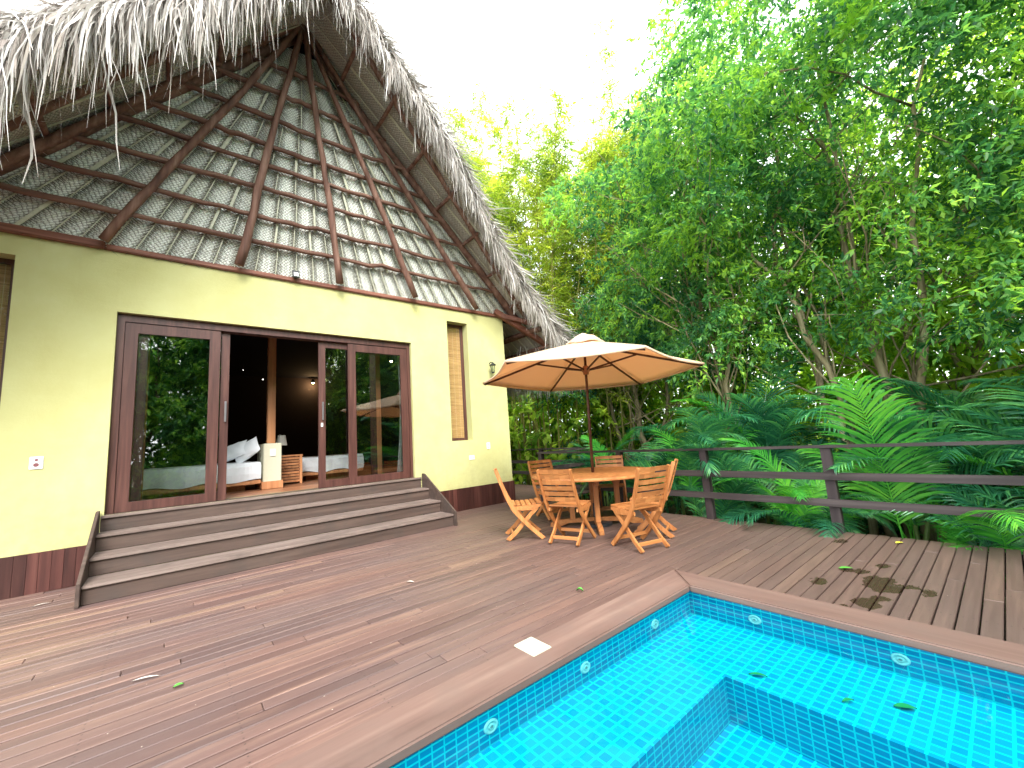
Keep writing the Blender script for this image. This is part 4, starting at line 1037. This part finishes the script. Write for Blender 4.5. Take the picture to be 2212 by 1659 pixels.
# ================================================================== FENCE
def fence(label, pts_post, rails, hr=.955):
    fc = thing('railing', label, 'fence', (*pts_post[0][:2], 0)); ox_, oy_ = pts_post[0][:2]
    for (x, y_) in pts_post:
        m = MB(); m.box(x-ox_-.045, x-ox_+.045, y_-oy_-.05, y_-oy_+.05, -.6, hr-.001); m.build('post', M_['fence_z'], fc, bevel=.004)
    for (a, b, z, wd, ht) in rails:
        m = MB(); m.bar((a[0]-ox_, a[1]-oy_, z), (b[0]-ox_, b[1]-oy_, z), wd, ht); m.build('rail', M_['fence'], fc, bevel=.004)
    return fc
P = [(5.92, y_) for y_ in (-.633, -2.59, -4.05, -5.505, -7.35, -8.8, -10.15)]
fence('dark wooden railing along the deck edge in front of the palms', P,
      [((5.92,-.57),(5.92,-10.2),.972,.125,.032), ((5.855,-.60),(5.855,-10.2),.635,.03,.085), ((5.855,-.60),(5.855,-10.2),.335,.03,.085),
       ((5.985,-.633),(7.70,-.633),.972,.12,.032), ((5.97,-.60),(7.64,-.60),.635,.03,.085), ((5.97,-.60),(7.64,-.60),.335,.03,.085)])
P2 = [(7.75, y_) for y_ in (-.62, 1.3, 3.2, 5.1, 7.0, 8.9)]
fence('farther dark railing beside the house, in front of the bamboo', P2,
      [((7.75,-.56),(7.75,9.0),.972,.12,.032), ((7.69,-.56),(7.69,9.0),.635,.03,.085), ((7.69,-.56),(7.69,9.0),.335,.03,.085)])

# ================================================================== VEGETATION
def leaves_mesh(name, P, D, Nrm, L, W, mat, parent, fold=.0):
    """rhombic leaves at P pointing along D (n,3)"""
    n = len(P); D = D/np.linalg.norm(D, axis=1, keepdims=True); S = np.cross(D, Nrm); S /= (np.linalg.norm(S, axis=1, keepdims=True)+1e-9)
    U = np.cross(S, D); L = L[:, None]; W = W[:, None]
    V = np.zeros((n, 4, 3)); V[:, 0] = P; V[:, 1] = P + D*L*.42 + S*W*.5 + U*W*.12; V[:, 2] = P + D*L - U*L*.12; V[:, 3] = P + D*L*.42 - S*W*.5 + U*W*.12
    F = (np.arange(n)*4)[:, None] + np.array([0,1,2,3])
    return mesh_np(name, V.reshape(-1,3), F, mat, parent)
def blob_points(blobs, n, shell=.35):
    """points in ellipsoids, denser towards the surface; blobs: (cx,cy,cz,rx,ry,rz)"""
    B = np.array(blobs, float); vol = (B[:,3]*B[:,4]*B[:,5])**(2/3); pr = vol/vol.sum(); idx = rng.choice(len(B), n, p=pr)
    d = rng.normal(size=(n,3)); d /= np.linalg.norm(d, axis=1, keepdims=True); r_ = (shell + (1-shell)*rng.random(n))**(1/2.2)
    P = B[idx,:3] + d*r_[:,None]*B[idx,3:6]; return P, d
def crown(name, blobs, ntw, per, L, W, mat, parent, droop=.5, twig=.35, shell=.3):
    P, d = blob_points(blobs, ntw, shell)
    # uneven outline: shove clusters with smooth noise
    P += .35*np.sin(P[:, [1,2,0]]*1.7+1.3)+.12*np.sin(P[:, [2,0,1]]*5.1)
    td = d + rng.normal(0,.5,(ntw,3)); td[:,2] = td[:,2]*.4 - droop*.4; td /= np.linalg.norm(td, axis=1, keepdims=True)
    k = rng.random((ntw, per)); base = P[:,None,:] + td[:,None,:]*k[...,None]*twig
    base[...,2] -= (k**2)*twig*droop*.5
    D = td[:,None,:]*.7 + rng.normal(0,.65,(ntw,per,3)); D[...,2] -= droop*.55
    Nn = rng.normal(0,.45,(ntw,per,3)); Nn[...,2] += 1
    n = ntw*per
    return leaves_mesh(name, base.reshape(-1,3), D.reshape(-1,3), Nn.reshape(-1,3), rng.uniform(L*.6, L*1.25, n), rng.uniform(W*.7, W*1.2, n), mat, parent)
def limb(m, a, b, r0, r1, bend=.15, n=7, sides=7):
    a = Vector(a); b = Vector(b); L_ = (b-a).length; o_ = Vector((random.gauss(0,1), random.gauss(0,1), random.gauss(0,.3))).normalized()*L_*bend*random.uniform(.3,1)
    pts = []; rad = []
    for i in range(n+1):
        t = i/n; p = a.lerp(b, t) + o_*math.sin(PI*t) + Vector((random.gauss(0,1), random.gauss(0,1), 0))*L_*.008*(0 < i < n); pts.append(p); rad.append((r0+(r1-r0)*t)*random.uniform(.92,1.08))
    m.tube(pts, rad, sides, cap=True); return pts
def tree(label, base, stems, blobs, ntw, per, L, W, mat, twigs=30, name='tree', bark='bark', grp='trees beyond the railing', droop=.5, tw=.35, shell=.3, nb=0):
    t = thing(name, label, 'tree', base, 0, grp); bx, by, bz = base
    bl = [(b[0]-bx, b[1]-by, b[2]-bz, *b[3:]) for b in blobs]
    m = MB(); ends = []
    for (dx, dy, tipx, tipy, tipz, r0, r1) in stems:
        pts = limb(m, (dx, dy, -.2), (tipx-bx, tipy-by, tipz-bz), r0, r1, .09, 12, 8); ends.append(pts)
    m.build('trunk', M_[bark], t, smooth=True)
    m = MB()
    for _ in range(twigs):
        pts = random.choice(ends); p = pts[random.randint(3, len(pts)-1)]; b = random.choice(bl)
        q = Vector((b[0]+random.gauss(0,.45)*b[3], b[1]+random.gauss(0,.45)*b[4], b[2]+random.gauss(0,.45)*b[5]))
        if (q-p).length > 2.8: q = p + (q-p).normalized()*2.8
        q.z = max(q.z, p.z + .35*(q-p).length)
        pp = limb(m, p, q, .020, .004, .22, 7, 5)
        for _k in range(2):
            a = pp[random.randint(2,6)]; limb(m, a, a + (q-p)*.35 + Vector((random.gauss(0,.4), random.gauss(0,.4), random.gauss(0,.4))), .012, .003, .1, 4, 4)
    m.build('branches', M_[bark], t, smooth=True)
    crown('crown', bl, ntw, per, L, W, mat, t, droop, tw, shell)
    return t

# big many-stemmed tree behind the palms on the right
tree('large many-stemmed tree with pale bark rising behind the palms at the right', (8.9, -5.75, -.6),
     [(-.45,.42, 8.0,-3.9,5.6,.062,.02), (-.45,.16, 8.3,-4.9,6.8,.066,.022), (-.5,-.02, 8.3,-5.7,7.4,.05,.02), (-.4,-.22, 8.7,-5.5,6.6,.085,.025), (-.38,-.24, 8.6,-6.9,6.6,.07,.022), (-.1,-.1, 9.6,-7.4,5.2,.06,.02), (.0,.25, 9.0,-4.5,6.4,.05,.02)],
     [(8.9,-6.2,6.4,2.4,2.4,1.9), (8.3,-4.0,6.0,1.8,1.6,1.6), (9.0,-8.4,5.3,2.0,1.9,2.0), (8.2,-6.3,4.3,1.3,1.7,.9), (8.3,-8.6,3.1,1.3,1.2,1.3), (9.3,-4.2,4.1,1.6,1.6,1.2), (7.6,-5.2,8.0,1.8,2.2,1.3), (8.2,-7.8,8.0,2.0,2.2,1.5), (9.6,-5.0,9.2,2.4,2.4,1.6), (8.0,-5.2,3.3,.9,1.5,.6), (7.9,-6.9,3.0,.9,1.1,.7), (8.0,-4.0,2.8,.9,1.0,.6)],
     8600, 11, .122, .046, M_['leaf'], 60, droop=.55)
# overhanging bright sprays closer to the deck
tree('slender tree whose bright leafy boughs overhang the railing', (8.0, -3.3, -.6),
     [(0,0, 7.6,-3.6,5.6,.06,.02), (.2,.2, 7.9,-2.6,6.8,.06,.02)],
     [(7.3,-3.3,5.2,1.1,1.3,.7), (7.2,-2.5,6.5,1.3,1.3,.9), (7.0,-4.4,6.6,1.2,1.2,.6), (7.9,-2.4,4.1,1.1,1.1,.8), (7.9,-3.8,3.3,.9,1.2,.5)],
     1600, 11, .13, .045, M_['leaf'], 30, droop=.5)
tree('dark green bushy tree between the bamboo and the parasol', (10.6, -.4, -.6),
     [(0,0, 10.3,-.2,4.4,.09,.03), (.3,-.2, 10.8,-1.4,4.8,.08,.03), (-.2,.2, 10.4,.9,4.4,.07,.03)],
     [(10.1,.2,4.2,1.5,1.7,1.2), (10.3,-1.7,4.6,1.7,1.7,1.4), (9.8,1.2,3.2,1.2,1.0,.8), (10.3,-.5,6.0,1.6,1.7,1.2), (10.7,-2.6,3.0,1.3,1.6,.8)],
     3300, 11, .13, .05, M_['leaf_dark'], 36, droop=.5)
tree('tall airy tree with small leaves behind the dark bushy one', (12.6, -1.6, -.6),
     [(0,0, 12.4,-1.2,8.0,.09,.03), (.3,.2, 12.9,-3,7.2,.1,.03)],
     [(12.4,-.2,8.4,2.2,2.2,1.7), (12.6,-3.0,8.6,2.4,2.4,2.0), (12.2,-1.2,6.2,2.2,2.2,1.4), (12.2,-4.2,6.0,2.2,2.2,1.6), (12.4,-2.5,11,2.2,2.4,1.5)],
     4200, 11, .16, .06, M_['leaf'], 40, droop=.4)
tree('yellowish green tree filling the gap behind the big stems', (13.2, -6.4, -.6),
     [(0,0, 13.2,-6,6.0,.07,.03), (.3,.4, 13.4,-8,5.5,.06,.03)],
     [(13,-5.4,4.6,2.4,2.4,1.8), (13.2,-8.4,4.4,2.4,2.4,2.0), (13,-6.8,7.4,2.6,2.8,2.0), (13.2,-10.4,6.0,2.4,2.4,2.6)],
     4000, 11, .18, .07, M_['leaf_far'], 24, droop=.4)
tree('dark leafy tree at the far right edge', (8.9, -10.2, -.6),
     [(0,0, 8.9,-10,5.0,.06,.03), (.2,.2, 8.7,-9.2,5.6,.08,.03)],
     [(8.7,-10.2,4.6,1.7,1.7,1.8), (8.3,-9.9,6.8,1.7,1.7,1.3), (9.3,-9.6,2.6,1.4,1.6,1.0), (8.1,-9.2,8.6,1.7,1.7,1.0)],
     2300, 11, .14, .05, M_['leaf_dark'], 24, droop=.5)

# ---- bamboo
def bamboo(label, base, nculm, H, spread, lean, nleaf, mat, L=.23, W=.031, r0=.032, low=.45):
    t = thing('bamboo_clump', label, 'bamboo', base, 0, 'bamboo clumps beyond the house')
    m = MB(); LP = []; LD = []; cl = MB()
    for c_ in range(nculm):
        a = random.uniform(0, 2*PI); rr_ = random.uniform(0, 1)**.7*spread*.5; h = H*random.uniform(.72, 1.05)
        out = Vector((math.cos(a), math.sin(a), 0))*random.uniform(.3,1)*spread + Vector((*lean, 0))
        p0 = Vector((math.cos(a)*rr_, math.sin(a)*rr_, -.1)); pts = []; rad = []
        nseg = 16
        for i in range(nseg+1):
            s_ = i/nseg; p = p0 + out*(s_**2.1) + Vector((0,0, h*(s_ - .10*s_**4*1.6))); pts.append(p); rad.append(r0*random.uniform(.85,1.0)*(1-.82*s_)*(1.12 if i % 2 == 0 else 1))
        m.tube(pts, rad, 6)
        kk = max(3, int(nleaf/nculm/9))
        for _ in range(kk):
            s_ = low + (1-low)*random.random()**.75; i = min(nseg-1, int(s_*nseg)); p = pts[i].lerp(pts[i+1], s_*nseg-i)
            d = Vector((random.gauss(0,1), random.gauss(0,1), random.gauss(.2,.5))).normalized(); L2 = random.uniform(.25, 1.05)*(1.15-s_*.4)
            q = p + d*L2 + Vector((0,0,-.18*L2)); cl.tube([p, p.lerp(q,.5)+Vector((0,0,.04)), q], [.006,.004,.002], 3, cap=False)
            for j in range(9):
                u_ = random.uniform(.35, 1.0); b_ = p.lerp(q, u_); LP.append(b_)
                LD.append(d*.6 + Vector((random.gauss(0,.7), random.gauss(0,.7), random.gauss(-.25,.5))))
    m.build('culms', M_['culm'], t, smooth=True); cl.build('twigs', M_['culm'], t)
    LP = np.array([tuple(v) for v in LP]); LD = np.array([tuple(v) for v in LD]); n = len(LP); Nn = rng.normal(0,.6,(n,3)); Nn[:,2] += .8
    leaves_mesh('foliage', LP, LD, Nn, rng.uniform(L*.6,L*1.3,n), rng.uniform(W*.7,W*1.3,n), mat, t)
    return t
bamboo('yellow-green bamboo clump with many bare culms right beside the house', (9.3, 2.6, -.6), 30, 15.0, 2.5, (-.5,-.5), 52000, M_['bamboo_leaf'], r0=.034, low=.3)
bamboo('denser bamboo clump behind the parasol, right of the first', (10.8, 1.2, -.6), 28, 15.0, 2.6, (-.2,-.5), 50000, M_['bamboo_leaf'], r0=.034, low=.2)
bamboo('tall bamboo whose tips show above the thatch edge', (10.2, 7.2, -.6), 16, 19.0, 2.4, (-2.0,-.5), 16000, M_['bamboo_leaf'])
bamboo('tall thin bamboo with feathery tips against the sky', (12.5, .6, -.6), 11, 18.0, 1.7, (-.6,-1.0), 11000, M_['bamboo_leaf'], low=.35)
bamboo('low shaded bamboo thicket behind the farther railing', (9.6, 5.4, -.6), 40, 6.0, 1.6, (0,0), 10000, M_['bamboo_leaf'], r0=.028, low=.15)

# ---- far-off mass of woods and low undergrowth (nobody could count)
B = []
for i in range(110):
    a = R(-62 + 118*((i*37) % 110)/109); d = random.uniform(15, 20); B.append((d*math.cos(a), -6.9+d*math.sin(a), random.choice([.6, 1.8, 3.0, 4.5, 6.0, 7.5]), 2.4, 2.4, random.uniform(1.8, 2.6)))
for i in range(56):
    a = R(-60 + 116*((i*23) % 56)/55); d = random.uniform(13, 15.5); B.append((d*math.cos(a), -6.9+d*math.sin(a), random.choice([.4, 1.4, 2.4, 3.4]), 1.9, 1.9, random.uniform(1.1, 1.6)))
o = crown('far_woods', B, 15500, 10, .28, .125, M_['leaf_far'], None, .4, .7, .2); tag(o, 'distant mass of woodland seen through the gaps between the trees', 'woods', None, 'stuff')
B = []
for i in range(60):
    y_ = -11 + i*.33; B.append((random.uniform(8.6, 12.5), y_, random.uniform(-.5, .7), .9, .8, random.uniform(.5, 1.1)))
o = crown('undergrowth', B, 4200, 10, .16, .07, M_['leaf_dark'], None, .3, .3, .2); tag(o, 'dark leafy undergrowth behind the palms', 'undergrowth', None, 'stuff')
# trees behind the viewer: they stand in the garden and mirror in the door glass
for i, (x, y_, s_) in enumerate([(-5.5,-15.5,1.1), (-1.5,-16.5,1.25), (2.5,-15.5,1.15), (6.5,-14.5,1.2), (10.5,-14.5,1.25)]):
    lab = ['leafy garden tree behind the deck, mirrored at the left edge of the door glass', 'broad garden tree mirrored in the left glass door', 'garden tree mirrored between the two door panes',
           'tall garden tree mirrored above the parasol in the right glass door', 'garden tree mirrored at the right edge of the right glass door'][i]
    tree(lab, (x, y_, -.6), [(0,0,x,y_,5*s_,.10,.04), (.2,.1,x+.8,y_+.3,5.5*s_,.1,.03)],
         [(x,y_,5.4*s_,2.6,2.0,2.0), (x+1.1,y_+.5,3.2*s_,2.1,1.6,1.5), (x-1.2,y_+.6,2.6*s_,2.0,1.5,1.5), (x+.2,y_+1,.9,2.8,1.2,1.3), (x,y_,6.3*s_,2.4,1.8,1.3)],
         2600, 10, .26, .11, M_['leaf'], 8, grp='garden trees behind the viewer', tw=.5)

B = []
for i in range(30): B.append((-9 + i*.85, -18.5 - random.random(), random.choice([.8, 2.4, 4.2, 5.8]), 1.8, .9, 1.6))
o = crown('garden_thicket', B, 5200, 9, .34, .15, M_['leaf'], None, .4, .5, .2); tag(o, 'thicket of leaves far behind the viewer, mirrored in the door glass', 'thicket', None, 'stuff')

# ---- areca palms
def frond_mesh(L, arch, start=78, nl=36, leaf=.46, wl=.040, twist=.0, vee=.5, mat='palm'):
    """frond in local space: rachis leaves the origin along +x and up, arching over; returns mesh"""
    pts = []; x = z = 0; nseg = 24
    for i in range(nseg+1):
        pts.append(Vector((x, 0, z))); t = i/nseg; ang = R(start) - arch*(t**1.5)
        x += math.cos(ang)*L/nseg; z += math.sin(ang)*L/nseg
    V = []; F = []
    m = MB(); m.tube(pts, [max(.0025, .011*(1-.85*i/nseg)) for i in range(nseg+1)], 5)
    for i in range(nl):
        t = .22 + .78*(i+.3)/nl; k = t*nseg; i0 = min(nseg-1, int(k)); p = pts[i0].lerp(pts[i0+1], k-i0); tg = (pts[i0+1]-pts[i0]).normalized()
        up = Vector((0,1,0)).cross(tg) * -1; 
        prof = math.sin(PI*min(1, (t-.16)/.84*.86+.12))**.6; ll = leaf*prof*random.uniform(.88,1.08)
        for s_ in (-1, 1):
            sw = R(random.uniform(38, 50)) + (t-.5)*R(-22)
            side = Vector((0, s_, 0)); d = (tg*math.cos(sw) + side*math.sin(sw) + up*vee*.55).normalized()
            q = p.copy(); prev = []; segs = 4; wd = [.5, 1.0, .8, .5, .05]; dd = d.copy(); acr = dd.cross(up).normalized()
            n0 = len(m.V)
            for j in range(segs+1):
                w_ = wl*wd[j]*.5; ax_ = acr
                m.V.append(tuple(q + tg*w_)); m.V.append(tuple(q - tg*w_))
                dd = (dd + Vector((0,0,-1))*.10*(j+1)*.8).normalized(); q = q + dd*ll/segs
            for j in range(segs): b = n0+2*j; m.F.append((b, b+1, b+3, b+2))
    me = bpy.data.meshes.new('frond'); me.from_pydata(m.V, [], m.F); me.materials.append(M_[mat]); me.update(); return me
FR = [frond_mesh(L_, R(ar), leaf=lf, vee=v_) for L_, ar, lf, v_ in ((2.1,95,.54,.5),(2.3,120,.56,.4),(1.9,75,.52,.6),(2.5,105,.58,.3),(1.7,135,.50,.4))]
FRL = [frond_mesh(L_, R(ar), leaf=lf, vee=v_, mat='palm_lit') for L_, ar, lf, v_ in ((1.8,60,.46,.2),(1.6,115,.42,.4),(2.0,90,.46,.4))]
def palm(label, x, y_, z=-.6, n=13, s_=1.0, lit=.2, stems=5, h=(.2,1.0)):
    t = thing('areca_palm', label, 'palm', (x, y_, z), 0, 'palms planted along the railing')
    m = MB(); hd = []
    for k in range(stems):
        a = random.uniform(0, 2*PI); rr_ = random.uniform(.03,.28); hh = random.uniform(*h); p1 = Vector((rr_*1.5*math.cos(a), rr_*1.5*math.sin(a), hh))
        m.tube([(rr_*math.cos(a), rr_*math.sin(a), -.1), p1*.6 + Vector((0,0,.0)), p1], [.03,.028,.022], 7); hd.append(p1)
    m.build('stems', M_['palm_stem'], t, smooth=True)
    for k in range(n):
        a = 2*PI*k/n*2.4 + random.uniform(-.3,.3); me = random.choice(FRL if random.random() < lit else FR)
        o_ = bpy.data.objects.new('frond', me); C.objects.link(o_); o_.parent = t; o_.location = hd[k % len(hd)]
        o_.rotation_euler = (random.gauss(0,.12), random.uniform(-.25,.35), a); sc_ = s_*random.uniform(.85,1.15); o_.scale = (sc_,)*3
    return t
def hero(t, px, py, pz, az, tilt, roll_, sc_, me):
    o_ = bpy.data.objects.new('frond', me); C.objects.link(o_); o_.parent = t
    o_.location = (px - t.location.x, py - t.location.y, pz - t.location.z); o_.rotation_euler = (roll_, tilt, az); o_.scale = (sc_,)*3
    o_['label'] = 'bright green frond catching the light'
pal = [
 ('palm beyond the railing corner, its fronds above the farther railing', 8.5, -.2, 11, .8, .1, (.1,.5)),
 ('palm just right of the parasol pole behind the table', 7.2, -1.5, 12, .85, .25, (.2,.6)),
 ('palm behind the back chair with pale arching fronds', 7.5, -2.5, 13, .95, .15, (.2,.9)),
 ('dark palm left of the first clear railing post', 7.0, -3.3, 13, .95, .1, (.2,.9)),
 ('dark tall palm standing between the two clear railing posts', 7.9, -4.2, 15, 1.05, .05, (.4,1.2)),
 ('low palm whose frond pokes through the railing over the deck', 6.75, -4.75, 11, .8, .35, (.0,.4)),
 ('palm with one upright bright frond right of the second clear post', 7.1, -6.0, 12, .95, .2, (.1,.6)),
 ('dark palm in front of the many-stemmed tree', 8.1, -6.9, 14, 1.05, .05, (.4,1.1)),
 ('palm with broad fronds drooping towards the rail at the right', 7.3, -7.4, 14, 1.0, .15, (.3,1.0)),
 ('tall palm at the right edge with pale drooping leaflets', 7.6, -8.6, 14, 1.15, .2, (.8,1.8)),
 ('low palm spilling under the bottom rail at the right', 6.7, -7.0, 10, .8, .2, (.0,.3)),
 ('palm low in the right corner against the deck edge', 6.8, -8.3, 12, .9, .15, (.1,.5)),
]
pal += [
 ('small palm filling under the rails left of the second clear post', 6.55, -5.15, 10, .62, .3, (.0,.25)),
 ('small palm under the lowest rail right of the upright bright frond', 6.5, -6.55, 10, .6, .25, (.0,.2)),
 ('small palm at the deck edge below the right end of the railing', 6.5, -7.75, 10, .65, .35, (.0,.25)),
 ('small palm beyond the rails right behind the side-on chair', 6.6, -3.8, 10, .62, .2, (.0,.25)),
]
PP = [palm(lb, x, y_, n=n_, s_=s_, lit=li, h=hh) for (lb, x, y_, n_, s_, li, hh) in pal]
hero(PP[6], 6.45, -5.98, -.45, R(176), 0, R(3), 1.0, frond_mesh(2.25, R(28), start=88, nl=44, leaf=.66, wl=.038, vee=.12, mat='palm_lit'))
hero(PP[9], 6.75, -7.55, .0, R(172), 0, R(-6), 1.0, frond_mesh(2.1, R(95), start=82, nl=40, leaf=.6, wl=.038, vee=.25, mat='palm_lit'))
hero(PP[11], 6.35, -6.75, -.3, R(192), 0, R(10), .8, frond_mesh(1.7, R(105), start=72, nl=36, leaf=.5, wl=.036, vee=.25, mat='palm_lit'))
hero(PP[4], 6.5, -4.35, -.2, R(165), 0, R(8), .9, frond_mesh(1.9, R(80), start=84, nl=38, leaf=.55, wl=.036, vee=.25, mat='palm'))
hero(PP[8], 6.6, -7.3, -.3, R(150), 0, R(-14), 1.0, frond_mesh(1.9, R(70), start=80, nl=40, leaf=.6, wl=.038, vee=.2, mat='palm'))
hero(PP[5], 6.45, -4.9, -.1, R(205), R(5), R(0), .72, FRL[1])
hero(PP[9], 7.6, -8.2, 1.0, R(150), R(10), R(0), 1.0, FRL[2])
